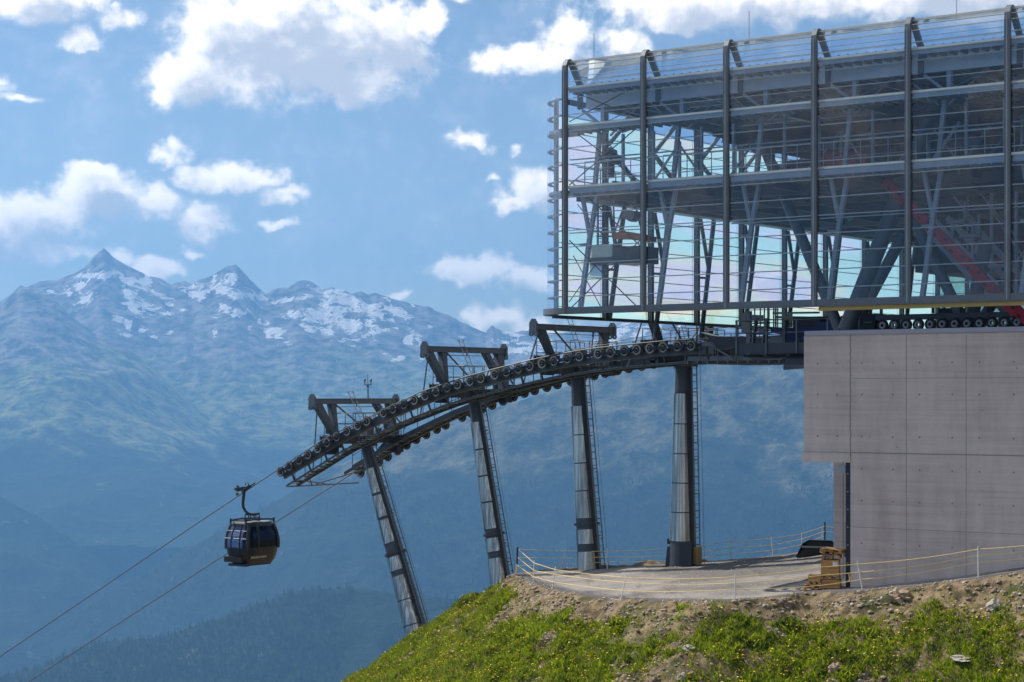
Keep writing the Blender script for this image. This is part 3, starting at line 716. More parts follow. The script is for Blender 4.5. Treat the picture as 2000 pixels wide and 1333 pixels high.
# ---------------------------------------------------------------- the ropeway
CN, CF, CM = 73.05, 79.15, 76.10          # near rope, far rope, pylons (metres across)
rp = [(-900,1886),(0,1283),(300,1081),(542,915),(600,879),(653,845),(699,821),(758,792),(830,762.5),(874,746),(949,725.5),(1025,706),(1080,694),(1143,682.7),(1220,673.8),(1300,666),(1351,662.8),(1382,661.6),(1460,660.3),(1560,659),(1760,657),(2000,655),(2300,652)]
ru = sorted([onc(x, y, CN) for x, y in rp]); RU = np.array([a for a, b in ru]); RZ = np.array([b for a, b in ru])
def zr(u):                                # height of the rope at u, lightly smoothed
    return float(np.mean([np.interp(u+k, RU, RZ) for k in (-.5,-.25,0,.25,.5)])) if u < RU[-1]-1 and u < 58 else float(np.interp(u, RU, RZ))
def ropeobj(c, u0, u1, label):
    us = list(np.arange(u0, 58, .4))+[60, 66, 75, 90, u1]
    m = MB(); m.path([loc(u, c, zr(u)-(.25*float(np.clip((100-u)/40, 0, 1)) if c == CF else 0)) for u in us], .027, 8)
    o = m.build('haul_rope', M['rope'])
    tag(o, label, 'rope', 'the two strands of the haul rope')
ropeobj(CN, 14, RU[-1]-.5, 'near steel haul rope that runs over the front wheels and carries the cabin')
ropeobj(CF, 14, RU[-1]-.5, 'far steel haul rope that passes behind the cabin and under the first pylon head')

WN = [548,565.5,584.4,601.8,621,639,658,678,699,716.6,749.5,768,789,809.4,830.6,851.8,873.7,894,918.4,939.5,966.6,989.4,1013,1035,1059.3,1082,1108,1132,1169,1193,1219.5,1244,1270,1295.6,1323.4,1350]
WU = [onc(x, 770-(770-np.interp(x,[p[0] for p in rp],[p[1] for p in rp])), CN)[0] for x in WN]
WR = .25
def wheel_mesh(liner):
    m = MB(); d = W
    prof = [(WR*.22,-.055),(WR*.22,-.075),(WR*.30,-.075),(WR*.34,-.035),(WR*.62,-.02),(WR*.68,-.045),(WR*.80,-.05),(WR*.98,-.045),(WR,-.02),(WR*.93,0),(WR,.02),(WR*.98,.05),(WR*.66,.05),(WR*.6,.02),(WR*.2,.02)]
    m.lathe((0,0,0), d, prof, 28, [2,2,0,0,2,2,3,0,0,0,0,0,0,0])
    for k in range(6):
        a = k*math.pi/3; v = (U*math.cos(a)+Z*math.sin(a)); m.m = 0
        m.beam(v*WR*.25-d*.032, v*WR*.64-d*.032, .03, .02, up=d)
    m.m = 2; m.lathe((0,0,0), d, [(0,-.10),(.028,-.10),(.03,-.07),(.03,.06)], 10)
    return m
wm = []
for ln in ('liner_b','liner_g','liner_y'):
    o = wheel_mesh(ln).build('sheave', [M['rubber'], M['rubber'], M['steel_light'], M[ln]]); wm.append(o.data); bpy.data.objects.remove(o)
def train(c, sgn, label):
    """sgn +1: camera looks at the wheels first, walkway behind them; -1: walkway in front of the wheels"""
    root = thing('sheave_train', label, 'sheave train', loc(WU[18], c, zr(WU[18])-1), 'wheel trains carrying the two rope strands')
    base = Vector(root.location)
    pos = []
    for k, u in enumerate(WU):
        p = loc(u, c, zr(u)-WR-.02-(.25 if sgn < 0 else 0)); pos.append(p)
        o = bpy.data.objects.new('sheave', wm[(k*7+k//3)%3]); C.objects.link(o); o.parent = root; o.location = p-base
    # rocker arms carrying groups of four wheels
    k = 0; groups = [4,4,2,4,4,2,4,4,4,4]
    for gsz in groups:
        a = pos[k:k+gsz]; k += gsz
        if len(a) < 2: continue
        m = MB(); s = -W*.10; dn = Vector((0,0,-.03))
        for i in range(0, len(a)-1, 2):
            m.beam(a[i]+s*.9+dn*.2, a[i+1]+s*.9+dn*.2, .03, .10); m.tube(a[i]+s*.5, a[i]+s*1.35, .05, n=10); m.tube(a[i+1]+s*.5, a[i+1]+s*1.35, .05, n=10)
        if len(a) == 4:
            A = (a[0]+a[1])/2; B = (a[2]+a[3])/2
            m.beam(A+s*1.5+dn, B+s*1.5+dn, .04, .11); m.beam((A*3+B)/4+s*1.7+dn, (A+B*3)/4+s*1.7+dn, .03, .14)
            m.tube(A+s*1.1+dn, A+s*2.1+dn, .085, n=12); m.tube(B+s*1.1+dn, B+s*2.1+dn, .085, n=12)
            mid = (A+B)/2; m.tube(mid+s+dn, mid+s*2.3+dn, .06, n=12)
            m.m = 1; m.tube(mid+s*2.3+dn, mid+s*2.45+dn, .04, n=10)
        m.build('rocker_arm', [M['dark'], M['steel_light']], root)
    ci, co = c+sgn*.30, c+sgn*1.25
    us = np.arange(WU[-1]-.6, WU[0]+.5, .55)[::1]
    WZ = -.98 if sgn > 0 else -.50; GZ = -.50 if sgn > 0 else -.42
    m = MB()                              # box girder behind the wheels
    for a, b in zip(us[:-1], us[1:]):
        for q, (dz, hh, ww) in enumerate(((GZ,.26,.14),(GZ-.135,.012,.17))):
            m.m = q; m.beam(loc(a, ci, zr(a)+dz), loc(b, ci, zr(b)+dz), ww, hh)
        m.m = 0; m.beam(loc(a, c+sgn*.42, zr(a)-.24), loc(b, c+sgn*.42, zr(b)-.24), .05, .16)
    m.build('girder', [M['steel'], M['underglow']], root)
    m = MB(); st = MB()
    for i, (a, b) in enumerate(zip(us[:-1], us[1:])):
        for cc in (c+sgn*.46, co): hs = .07 if (sgn > 0 and cc < c+.6) else .15; m.m = 0; m.beam(loc(a, cc, zr(a)+WZ), loc(b, cc, zr(b)+WZ), .05, hs); m.m = 1; m.beam(loc(a, cc, zr(a)+WZ-hs/2-.01), loc(b, cc, zr(b)+WZ-hs/2-.01), .06, .012)
        m.m = 0
        if i % 2 == 0: m.beam(loc(a, ci, zr(a)+GZ-.1), loc(a, c+sgn*.46, zr(a)+WZ+.03), .07, .07); m.beam(loc(a, c+sgn*.46, zr(a)+WZ-.05), loc(a, co, zr(a)+WZ-.05), .07, .07)
        for q in (0, .5):
            uu = a+(b-a)*(q+.25); z0 = zr(uu)+WZ+.05; st.lbox(uu-.125, uu+.125, c+sgn*.5, co-sgn*.03, z0-.015, z0+.015)
            if q == 0: st.lbox(uu-.13, uu-.11, c+sgn*.5, co-sgn*.03, z0-.05, z0+.03)
    m.build('walkway_stringer', [M['steel'], M['underglow']], root); st.build('stair_tread', M['grating'], root)
    r = MB(); n = 0
    us2 = us[::2]
    for a, b in zip(us2[:-1], us2[1:]):
        RT = WZ+1.2; r.tube(loc(a, co, zr(a)+WZ), loc(a, co, zr(a)+RT), .020, n=6)
        for dz in (RT, RT-.52): r.tube(loc(a, co, zr(a)+dz), loc(b, co, zr(b)+dz), .018, n=6, caps=False)
        r.beam(loc(a, co, zr(a)+WZ+.14), loc(b, co, zr(b)+WZ+.14), .01, .08)
    e = us2[-1]; r.tube(loc(e, co, zr(e)+WZ), loc(e, co, zr(e)+RT), .02, n=6)
    r.tube(loc(e, co, zr(e)+RT), loc(e, c+sgn*.5, zr(e)+RT), .018, n=6); r.tube(loc(e, c+sgn*.5, zr(e)+WZ), loc(e, c+sgn*.5, zr(e)+RT), .02, n=6)
    r.build('handrail', M['steel'], root)
    return root
near_train = train(CN, 1, 'front train of guide wheels under the near rope, walkway behind the wheels')
far_train = train(CF, -1, 'rear train of guide wheels hanging below the far walkway and railing')

def tower(base, top, rb, rt, bl, br, shells, flanges, zend, label, vdouble=True, braceR=False):
    ub, zb = onc(*base, CM); ut, zt = onc(*top, CM)
    A = loc(ub, CM, zb); B = loc(ut, CM, zt); ax = (B-A).normalized()
    A0 = A+ax*((zend-zb)/ax.z)            # carry the tube down into the ground
    rb2 = rb+(rb-rt)*((A-A0).length/(B-A).length)
    root = thing('cableway_tower', label, 'cableway tower', A0, 'four pylons under the wheel trains')
    m = MB(); m.tube(A0, B, rb2, rt, 28)
    for y in flanges:
        t = (y-base[1])/(top[1]-base[1]); p = A+(B-A)*t; rr = rb+(rt-rb)*t
        m.tube(p-ax*.05, p+ax*.0, rr+.10, n=28); m.tube(p+ax*.01, p+ax*.06, rr+.10, n=28)
    for k in range(9):                     # weld rings and stiffener stubs on the shaded side
        p = A+(B-A)*(k+.5)/9; rr = rb+(rt-rb)*(k+.5)/9; m.tube(p, p+ax*.03, rr+.012, n=28)
    pyl = m.build('pylon', M['steel'], root)
    e1 = Vector((-.88,-.47,0)); e1 = (e1-ax*e1.dot(ax)).normalized(); e2 = ax.cross(e1)
    for (y0, y1) in shells:                # bright half-shell cladding segments
        t0 = (y0-base[1])/(top[1]-base[1]); t1 = (y1-base[1])/(top[1]-base[1]); sh = MB(); nseg = 18; vs = []
        for t in (t0, t1):
            p = A+(B-A)*t; rr = rb+(rt-rb)*t+.045
            hw = R(66+22*(1-max(0, min(1, t))))
            for j in range(nseg+1):
                a = -hw+2*hw*j/nseg; vs.append(p+(e1*math.cos(a)+e2*math.sin(a))*rr)
            for j in range(nseg+1):
                a = -hw+2*hw*j/nseg; vs.append(p+(e1*math.cos(a)+e2*math.sin(a))*(rr-.03))
        n1 = nseg+1; fs = []
        for j in range(nseg):
            fs += [(j, j+1, 2*n1+j+1, 2*n1+j), (n1+j+1, n1+j, 3*n1+j, 3*n1+j+1), (j+1, j, n1+j, n1+j+1), (2*n1+j, 2*n1+j+1, 3*n1+j+1, 3*n1+j)]
        sh.add(vs, fs[0::4], True); sh.add(vs, fs[3::4], False); sh.add(vs, [f for q_ in (1, 2) for f in fs[q_::4]], False); sh.add(vs, [(0, 2*n1, 3*n1, n1), (nseg, n1+nseg, 3*n1+nseg, 2*n1+nseg)], False)
        sh.build('cladding_shell', M['galv'], pyl)
    # access ladder up the right-hand side
    L = MB(); side = -U; off = lambda t: A0+(B-A0)*t+side*(rb2+(rt-rb2)*t+.16)
    n = int((B-A0).length/.3)
    for sgn in (-1, 1): L.beam(off(0)+W*.2*sgn, off(1.02)+W*.2*sgn, .05, .03)
    for k in range(n): p = off((k+.5)/n); L.tube(p-W*.2, p+W*.2, .016, n=6)
    for k in range(1, 14):
        p = off(k/14); L.beam(p-side*.16, p+side*.06, .06, .05)
    L.tube(off(0)+side*.35, off(1)+side*.30, .010, n=5)
    L.build('ladder', M['steel_mid'], root)
    # cross arm, its heads and lifting frame
    m = MB(); T = loc(ut, CM, zt)
    zc = zt+.02
    for q in (-.22, .22): m.beam(loc(ut+q, CN+.45, zc-.05), loc(ut+q, CF-.45, zc-.05), .16, .40)
    m.lbox(ut-.42, ut+.42, CM-.5, CM+.5, zc-.4, zc+.12)
    m.build('cross_arm', M['steel'], root)
    xl = bl[0]; uB, zB = onc((bl[0]+br[0])/2, (bl[1]+br[1])/2, CM); cl, _ = onu(bl[0], bl[1], uB); cr, _ = onu(br[0], br[1], uB)
    m = MB(); m.beam(loc(uB, cl, zB), loc(uB, cr, zB), .26, .24)
    m.beam(loc(uB, cl, zB+.13), loc(uB, cr, zB+.13), .34, .02); m.beam(loc(uB, cl, zB-.13), loc(uB, cr, zB-.13), .34, .02)
    for cc in (cl, cr):
        m.lbox(uB-.20, uB+.20, cc-.07, cc+.07, zB-.26, zB+.17); m.prism([loc(uB-.20, cc-.07, zB+.17), loc(uB+.20, cc-.07, zB+.17), loc(uB+.07, cc-.07, zB+.36), loc(uB-.07, cc-.07, zB+.36)], W*.14)
        for q in (-.13, .13): m.lathe(loc(uB+q, cc, zB-.32), W, [(.05,-.04),(.12,-.04),(.12,.04),(.05,.04)], 12)
    lb = m.build('lifting_beam', M['steel_mid'], root)
    for s_, cside, inw in ((0, CN+.55, 1), (1, CF-.55, -1)):
        m = MB(); zh = zr(ut)-.02; foot = cside+inw*.25
        def plate(ca, cb, wa, wb):        # tapering welded plates
            for q in (-.13, .13): m.prism([loc(uB+q, ca-wa, zB-.12), loc(uB+q, ca+wa, zB-.12), loc(ut+q, cb+wb, zh+.14), loc(ut+q, cb-wb, zh+.14)], U*.02)
            for sg in (-1, 1): m.prism([loc(uB-.13, ca+sg*wa, zB-.12), loc(uB+.15, ca+sg*wa, zB-.12), loc(ut+.15, cb+sg*wb, zh+.14), loc(ut-.13, cb+sg*wb, zh+.14)], W*.018*-sg)
        if vdouble: plate(foot-inw*.55, foot, .27, .16); plate(foot+inw*.55, foot+inw*.06, .20, .12)
        else: plate(foot-inw*.35, foot+inw*.15, .27, .17)
        m.lbox(uB-.16, uB+.16, foot+inw*.28, foot+inw*.36, zh+.25, zh+.5)
        m.build('bracket', M['steel'], lb)
        h = MB(); h.lbox(ut-.42, ut+.5, cside-.32, cside+.5, zh-.02, zh+.14)
        h.lbox(ut-.34, ut+.40, cside-.26, cside+.42, zh-.42, zh-.02); h.lbox(ut-.2, ut+.2, cside-.2, cside+.34, zh-.75, zh-.42)
        for q in (-.35,-.2,.25,.42): h.m = 1; h.tube(loc(ut+q, cside-.36, zh-.25), loc(ut+q, cside-.36, zh+.2), .022, n=6)
        h.m = 0
        h.prism([loc(ut+.5, cside, zh-.1), loc(ut+1.9, cside, zr(ut+1.9)-.52), loc(ut+1.9, cside, zr(ut+1.9)-.30), loc(ut+.5, cside, zh+.12)], W*.12)
        h.build('pylon_head', [M['dark'], M['steel_mid']], root)
        b = MB(); ud = ut+1.75
        b.tube(loc(uB+.15, cside-.1*inw, zB-.35), loc(ud, cside+inw*.55, zr(ud)-.95), .035, n=8)
        b.build('brace', M['steel_mid'], root)
    b = MB(); b.tube(loc(uB, cl+1.6, zB-.1), loc(ut, CM+.3, zt+.35), .045, n=8)
    b.tube(loc(uB, cr-(1.6 if braceR else .9), zB-.1), loc(ut, CM+(1.0 if braceR else 3.2), zt+.45), .045, n=8)
    b.tube(loc(uB-.1, cl+1.0, zB-.28), loc(uB-.1, cr-1.2, zB-.28), .018, n=6)
    for q in (.25, .5, .72): b.tube(loc(uB-.1, cl+(cr-cl)*q, zB-.13), loc(uB-.1, cl+(cr-cl)*q, zB-.30), .03, n=6)
    b.build('diagonal_brace', M['steel_mid'], root)
    # work platform between the rope strands
    p = MB(); zp = zt+.14
    p.lbox(ut-.95, ut+.95, CN+1.0, CF-1.0, zp, zp+.05)
    for q in np.linspace(CN+1.0, CF-1.0, 6): p.lbox(ut-.95, ut+.95, q-.03, q+.03, zp-.10, zp-.002)
    wp = p.build('work_platform', M['steel_mid'], root)
    r = MB()
    for uu in (ut-.95, ut+.95):
        cs = np.linspace(CN+1.1, CF-1.1, 6)
        for cc in cs: r.tube(loc(uu, cc, zp+.05), loc(uu, cc, zp+1.15), .020, n=6)
        for dz in (1.15, .62): r.tube(loc(uu, cs[0], zp+dz), loc(uu, cs[-1], zp+dz), .018, n=6)
    for cc in (CN+1.1, CF-1.1):
        for dz in (1.15, .62): r.tube(loc(ut-.95, cc, zp+dz), loc(ut+.95, cc, zp+dz), .018, n=6)
    r.build('railing', M['steel_mid'], wp)
    l = MB(); 
    for q in (-.17, .17): l.beam(loc(uB, CM-.25+q, zB+.42), loc(ut-.3, CM+.05+q, zp+.05), .045, .03)
    for k in range(8):
        t = (k+1)/9; a = loc(uB, CM-.25, zB+.42).lerp(loc(ut-.3, CM+.05, zp+.05), t); l.tube(a-W*.17, a+W*.17, .014, n=6)
    for q in (-.17, .17): l.lbox(uB-.04, uB+.04, CM-.25+q-.03, CM-.25+q+.03, zB+.42, zB+.50)
    l.build('roof_ladder', M['steel_light'], root)
    for bx in ((ut-.35, ut+.25, CM-.15, CM+.3, zp+.05, zp+.75), (ut-.75, ut-.45, CF-1.7, CF-1.2, zp+.06, zp+.6)): j = MB(); j.lbox(*bx); j.build('junction_box', M['steel_mid'], wp)
    return root, uB, zB, cl, cr
gz = lambda px, py: None
tower((815,1238),(712,857),.575,.29,(610,781),(773,787),[(917,965),(970,1012),(1018,1063),(1090,1116),(1127,1172),(1174,1220),(1222,1290)],[1083],-19.5,'leftmost pylon, strongly tilted, with a wind sensor mast on its lifting beam')
t1 = bpy.data.objects['cableway_tower']
tower((985,1180),(925,768),.52,.285,(829,681),(984,687),[(826,878),(881,930),(933,981),(984,1034),(1052,1078),(1091,1190)],[1045],-12.5,'second pylon from the left, slightly tilted, cut off by the hill crest')
tower((1152,1112),(1128,722),.56,.33,(1042,638),(1196,646),[(794,849),(851,904),(906,958),(960,1012),(1034,1062),(1077,1112)],[1024],-9.6,'third pylon from the left, standing on the far rim of the gravel terrace',False,True)
T4 = tower((1334,1105),(1336,700),.62,.37,(1256,590),(1398,602),[(769,827),(829,885),(887,942),(944,999),(1001,1056)],[],-9.0,'rightmost pylon, upright, on the terrace in front of the glass hall',False,True)
# electrical boxes at the foot of the last pylon belong to it
ub, zb = onc(1334,1105,CM); rt4 = T4[0]
cE = CM-.35; e = MB(); q_ = lambda x, y: pc(x, y, cE)
e.prism([q_(1299,1108), q_(1308,1108), q_(1308,1068), q_(1303,1068)], W*.3); e.build('switch_box', M['dark'], rt4); e = MB(); e.prism([q_(1303,1063), q_(1308,1063), q_(1308,1052), q_(1303,1052)], W*.25); e.build('switch_box', M['dark'], rt4); e = MB()
e.prism([pc(x, y, CM-.72) for x, y in ((1327,1106),(1350,1106),(1350,1060),(1327,1060))], W*.12)
e.build('switch_box', M['dark'], rt4)
e = MB(); e.prism([pc(x, y, CM-.3) for x, y in ((1354,1102),(1363,1102),(1363,1069),(1354,1069))], W*.35); e.build('cable_duct', M['yellow'], rt4)
# end tie frame at the valley end of the two trains
tie = thing('tie_frame', 'slim steel tie frame joining the valley ends of both wheel trains', 'tie frame', loc(WU[0]-.3, CM, zr(WU[0])-1.6))
m = MB(); ue = WU[0]-.2; ze = zr(ue)-1.12
m.tube(loc(ue, CN+.3, ze), loc(ue, CF-.4, ze), .035, n=8); m.tube(loc(ue-.8, CN+.3, ze+.35), loc(ue-.1, CN+3.0, ze+.05), .03, n=8)
m.tube(loc(ue, CN+2.1, ze), loc(ue-.4, CN+1.35, ze+.75), .035, n=8); m.tube(loc(ue, CN+2.4, ze+.05), loc(ue-1.2, CF-.8, ze+.85), .03, n=8)
m.build('tie_pipe', M['steel_mid'], tie)
# wind sensor
_, uB, zB, cl, cr = (t1, *onc(692,783,CM), 0, 0)
ws = thing('weather_station', 'small wind sensor mast with two cups on the leftmost lifting beam', 'weather station', pc(719,778,CM+.6))
b0 = pc(719,782,CM+.6); b1 = pc(718,731,CM+.6); jn = pc(718.5,752,CM+.6)
m = MB(); m.tube(b0, jn, .035, n=8); m.tube(jn, b1, .016, n=6); m.build('mast', M['steel_mid'], ws)
m = MB(); m.tube(jn-W*.26, jn+W*.26, .022, n=6)
for q in (-.24, .24): m.tube(jn+W*q, jn+W*q+Z*.16, .03, n=8); m.lathe(jn+W*q+Z*.16, Z, [(.02,0),(.055,.03),(.055,.12),(.02,.15)], 10)
m.tube(jn-Z*.14, jn+Z*.02, .06, n=10)
m.build('sensor_arm', M['steel_mid'], ws)

# ---------------------------------------------------------------- cabin
gu, gz_ = onc(479, 956, CN); cabc = CN+.43; cu = gu-.08
ROOT = thing('gondola_cabin', 'black gondola cabin with dark windows hanging from the near rope', 'gondola', loc(gu, CN, gz_))
_, ztop = onc(495, 1019, cabc); _, zbot = onc(495, 1100, cabc); H_ = ztop-zbot
HU, HC = .86, 1.27
lev = [(0,.70,.76),(.05,.78,.84),(.14,.88,.92),(.28,.96,.975),(.42,1.0,1.0),(.58,.99,.99),(.74,.94,.93),(.87,.86,.84),(.96,.79,.77),(1.0,.72,.72)]
def sc_(f, k): return float(np.interp(f, [l[0] for l in lev], [l[k] for l in lev]))
def ring(f, ex=0.0, n=40):
    a, b = HU*sc_(f,1)+ex, HC*sc_(f,2)+ex; pts = []
    for i in range(n):
        t = 2*math.pi*i/n; c, s = math.cos(t), math.sin(t); q = 5
        rr = (abs(c)**q+abs(s)**q)**(-1/q); pts.append(loc(cu+a*c*rr, cabc+b*s*rr, zbot+f*H_))
    return pts
mt_frame = simple('black_cabin_shell', (.008,.008,.011), .34, 0, .2, 2)
def cabglass():
    m, N, b, o = mat('tinted_cabin_window'); N.n.remove(b)
    tr = N.new('ShaderNodeBsdfTransparent'); tr.inputs[0].default_value = (.055,.10,.19,1)
    gl = N.new('ShaderNodeBsdfGlossy'); gl.inputs['Roughness'].default_value = .05; gl.inputs[0].default_value = (.11,.14,.22,1)
    mx = N.new('ShaderNodeMixShader'); fr = N.new('ShaderNodeFresnel'); fr.inputs[0].default_value = 1.7
    N.put(mx.inputs[0], N.math('ADD', fr.outputs[0], .06)); N.l.new(tr.outputs[0], mx.inputs[1]); N.l.new(gl.outputs[0], mx.inputs[2]); N.l.new(mx.outputs[0], o.inputs[0]); return m
M['cabglass'] = cabglass(); M['shell'] = mt_frame
def facepatch(m, face, a0, a1, f0, f1, ex, na=8, nf=8, th=0):
    """patch on a cabin side: face 'u-','u+','c-','c+'; a along the side -1..1, f height fraction"""
    vs = []
    for j in range(nf+1):
        f = f0+(f1-f0)*j/nf; hu, hc = HU*sc_(f,1), HC*sc_(f,2)
        for i in range(na+1):
            a = a0+(a1-a0)*i/na; q = 5
            bow = (1-abs(a)**q)**(1/q) if abs(a) < 1 else 0
            if face[0] == 'u': sg = -1 if face[1] == '-' else 1; vs.append(loc(cu+sg*(hu*bow+ex), cabc+a*hc, zbot+f*H_))
            else: sg = -1 if face[1] == '-' else 1; vs.append(loc(cu+a*hu, cabc+sg*(hc*bow+ex), zbot+f*H_))
    fs = [(j*(na+1)+i, j*(na+1)+i+1, (j+1)*(na+1)+i+1, (j+1)*(na+1)+i) for j in range(nf) for i in range(na)]
    m.add(vs, fs, True)
# shell: lower body closed, pillars and rails above
body = MB(); fl = np.linspace(0, .40, 9); rings = [ring(f) for f in fl]; n = 40
vs = [p for r_ in rings for p in r_]
body.add(vs, [(j*n+i, j*n+(i+1)%n, (j+1)*n+(i+1)%n, (j+1)*n+i) for j in range(8) for i in range(n)], True)
body.add(rings[0], [tuple(range(n-1,-1,-1))]); body.add(rings[-1], [tuple(range(n))])
body.build('body', M['shell'], ROOT)
fr_ = MB(); fl = np.linspace(.90, 1.0, 5); rings = [ring(f) for f in fl]
fr_.add([p for r_ in rings for p in r_], [(j*n+i, j*n+(i+1)%n, (j+1)*n+(i+1)%n, (j+1)*n+i) for j in range(4) for i in range(n)], True)
fr_.add(rings[-1], [tuple(range(n))]); 
for (a, b) in ((-1,-1),(-1,1),(1,-1),(1,1)):
    fr_.path([loc(cu+a*HU*sc_(f,1)*.87, cabc+b*HC*sc_(f,2)*.87, zbot+f*H_) for f in np.linspace(.36,.95,9)], .105, 8)
for a in (-.36, .33):
    for s_ in (-1, 1): fr_.path([loc(cu+a*HU*sc_(f,1), cabc+s_*HC*sc_(f,2)*.995, zbot+f*H_) for f in np.linspace(.1,.95,10)], .032, 6)
for s_ in (-1, 1): fr_.path([loc(cu+s_*HU*sc_(f,1)*.985, cabc-.42, zbot+f*H_) for f in np.linspace(.36,.95,9)], .05, 6)
for f in (.62,.80): fr_.path([loc(cu+a*HU*sc_(f,1), cabc-HC*sc_(f,2)*.985, zbot+f*H_) for a in (-.9,-.4,0,.4,.9)], .018, 6)
fr_.build('window_frame', M['shell'], ROOT)
for face, spans in (('c-', [(-.93,-.40),(-.32,.29),(.37,.93)]), ('c+', [(-.93,-.40),(-.32,.29),(.37,.93)]), ('u-', [(-.95,-.41),(-.31,.95)]), ('u+', [(-.95,-.41),(-.31,.95)])):
    for (a0, a1) in spans:
        g_ = MB(); facepatch(g_, face, a0, a1, .40, .905, -.012); g_.build('window', M['cabglass'], ROOT)
# seats inside
st = MB(); 
for s_ in (-1, 1): st.box(loc(cu+s_*.45, cabc, zbot+.36*H_+.1), U*.2, W*.9, Z*.09); st.box(loc(cu+s_*.62, cabc, zbot+.52*H_), U*.04, W*.85, Z*.22)
st.build('bench', M['navy'], ROOT)
# ski rack box and step on the door side, skirt
rk = MB(); rk.box(loc(cu+.12, cabc-HC+.06, zbot+.12*H_), U*.60, W*.10, Z*.14); rk.build('ski_rack', M['bucket'], ROOT)
rk = MB(); rk.box(loc(cu-.12, cabc-HC*.86, zbot-.02), U*.60, W*.14, Z*.06); rk.box(loc(cu, cabc, zbot-.03), U*.5, W*.85, Z*.05); rk.build('step', M['bucket'], ROOT)
dr = MB(); facepatch(dr, 'u-', -.93, .95, .12, .36, .012); dr.build('side_panel', simple('glossy_black_panel', (.008,.008,.011), .34, 0, .2, 2), ROOT)
# roof rails
rr_ = MB()
for s_ in (-1, 1):
    pts = [loc(cu+s_*HU*.62, cabc+q*HC*.80, ztop+.09+.05*(1-q*q)) for q in (-1,-.6,-.2,.2,.6,1)]
    rr_.path(pts, .045, 8)
    for q in (-1, 1): rr_.tube(loc(cu+s_*HU*.62, cabc+q*HC*.80, ztop-.06), loc(cu+s_*HU*.62, cabc+q*HC*.80, ztop+.19), .05, n=8)
for q in (-.8, 0, .8): rr_.beam(loc(cu-HU*.62, cabc+q*HC, ztop+.08), loc(cu+HU*.62, cabc+q*HC, ztop+.08), .08, .06)
rr_.build('roof_rail', M['dark'], ROOT)
rs = MB(); rs.add([p+Z*.005 for p in ring(1.0, -.02)], [tuple(range(40))]); rs.build('roof', M['steel_light'], ROOT)
hg = MB()
q0 = pc(477.5,955,CN-.15); hp = [q0, pc(475.8,970,CN-.15), pc(474.5,983,CN-.15), pc(475.5,992,CN-.15), pc(479.5,999,CN-.05), pc(486,1004,CN+.05), pc(493,1005.5,CN+.2), pc(501,1005,CN+.35)]
hg.path(hp, [.085,.08,.075,.07,.068,.068,.066,.06], 10); hg.build('hanger_arm', M['dark'], ROOT)
hb = MB(); zj = hp[-1].z
hb.lbox(cu-.12, cu+.12, cabc-.42, cabc+.42, zj-.05, zj+.05)
for q in (-.4, .0, .4):
    for s_ in (-.1, .1): hb.tube(loc(cu+s_, cabc+q, zj), loc(cu+s_*1.6, cabc+q, ztop+.06), .028, n=6)
hb.build('suspension_frame', M['dark'], ROOT)
gp = MB(); P0 = loc(gu, CN, gz_); sd = (loc(gu+1, CN, zr(gu+1))-loc(gu-1, CN, zr(gu-1))).normalized(); nu = sd.cross(W).normalized()
if nu.z < 0: nu = -nu
gp.beam(P0-sd*.40, P0+sd*.20, .16, .12, nu); gp.beam(P0+sd*.05+nu*.08, P0+sd*.5+nu*.20, .22, .16, nu); gp.beam(P0-W*.12+nu*.05, P0-W*.12-Z*.2, .14, .14, U)
gp.path([P0-sd*.30+nu*.05, P0-sd*.34+nu*.20, P0-sd*.2+nu*.27, P0-sd*.08+nu*.18], .025, 6); gp.path([P0+sd*x+nu*y for x, y in ((-.75,-.01),(-.4,.0),(-.2,.05))], .04, 6)
gp.m = 1
for (a, b) in ((.50,.26),(.30,.30),(.52,-.02)): gp.lathe(P0+sd*a+nu*b, W, [(.01,-.16),(.075,-.16),(.075,-.08),(.01,-.08)], 12)
gp.build('grip', [M['dark'], M['liner_b']], ROOT)
def text(body, size, ext, m, parent, origin, xdir, ydir, name='lettering'):
    cu_ = bpy.data.curves.new(name, 'FONT'); cu_.body = body; cu_.size = size; cu_.extrude = ext; cu_.align_x = 'LEFT'
    t = bpy.data.objects.new(name, cu_); C.objects.link(t)
    dg = bpy.context.evaluated_depsgraph_get(); dg.update(); me = bpy.data.meshes.new_from_object(t.evaluated_get(dg))
    bpy.data.objects.remove(t); xd = Vector(xdir).normalized(); zd = xd.cross(Vector(ydir)).normalized(); yd = zd.cross(xd)
    mtx = Matrix(((xd.x,yd.x,zd.x,origin[0]),(xd.y,yd.y,zd.y,origin[1]),(xd.z,yd.z,zd.z,origin[2]),(0,0,0,1)))
    me.transform(mtx); me.materials.clear(); me.materials.append(m)
    o = bpy.data.objects.new(name, me); C.objects.link(o); o.parent = parent; o.matrix_parent_inverse = Matrix.Translation(-parent_world(parent)); return o
def cabpt(a, f, ex): return loc(cu-(HU*sc_(f,1)+ex), cabc+a*HC*sc_(f,2), zbot+f*H_)
text('BERGBAHNEN', .175, .004, M['gold'], ROOT, cabpt(-.80,.145,.045), cabpt(.8,.145,.04)-cabpt(-.8,.145,.04), cabpt(-.80,.235,.03)-cabpt(-.80,.145,.03))
# ---------------------------------------------------------------- lift station: glass hall on a concrete base
C0 = 62.0; E0 = .7055*C0; BAY = 3.553; NB = 9; UR = E0-NB*BAY; RC = 1.7; UE = E0+RC; CB = 99.0; ZB = 3.10; ZT = 12.72
ST = thing('station_building', 'big lift station with a clear glazed hall cantilevered over a tall concrete base', 'building', loc(20, 66, -7))
def P(name, mb, mats, kind=None, label=None):
    o = mb.build(name, mats, ST)
    if kind: o['kind'] = kind
    if label: o['label'] = label
    return o
mull = [E0-k*BAY for k in range(NB+1)]
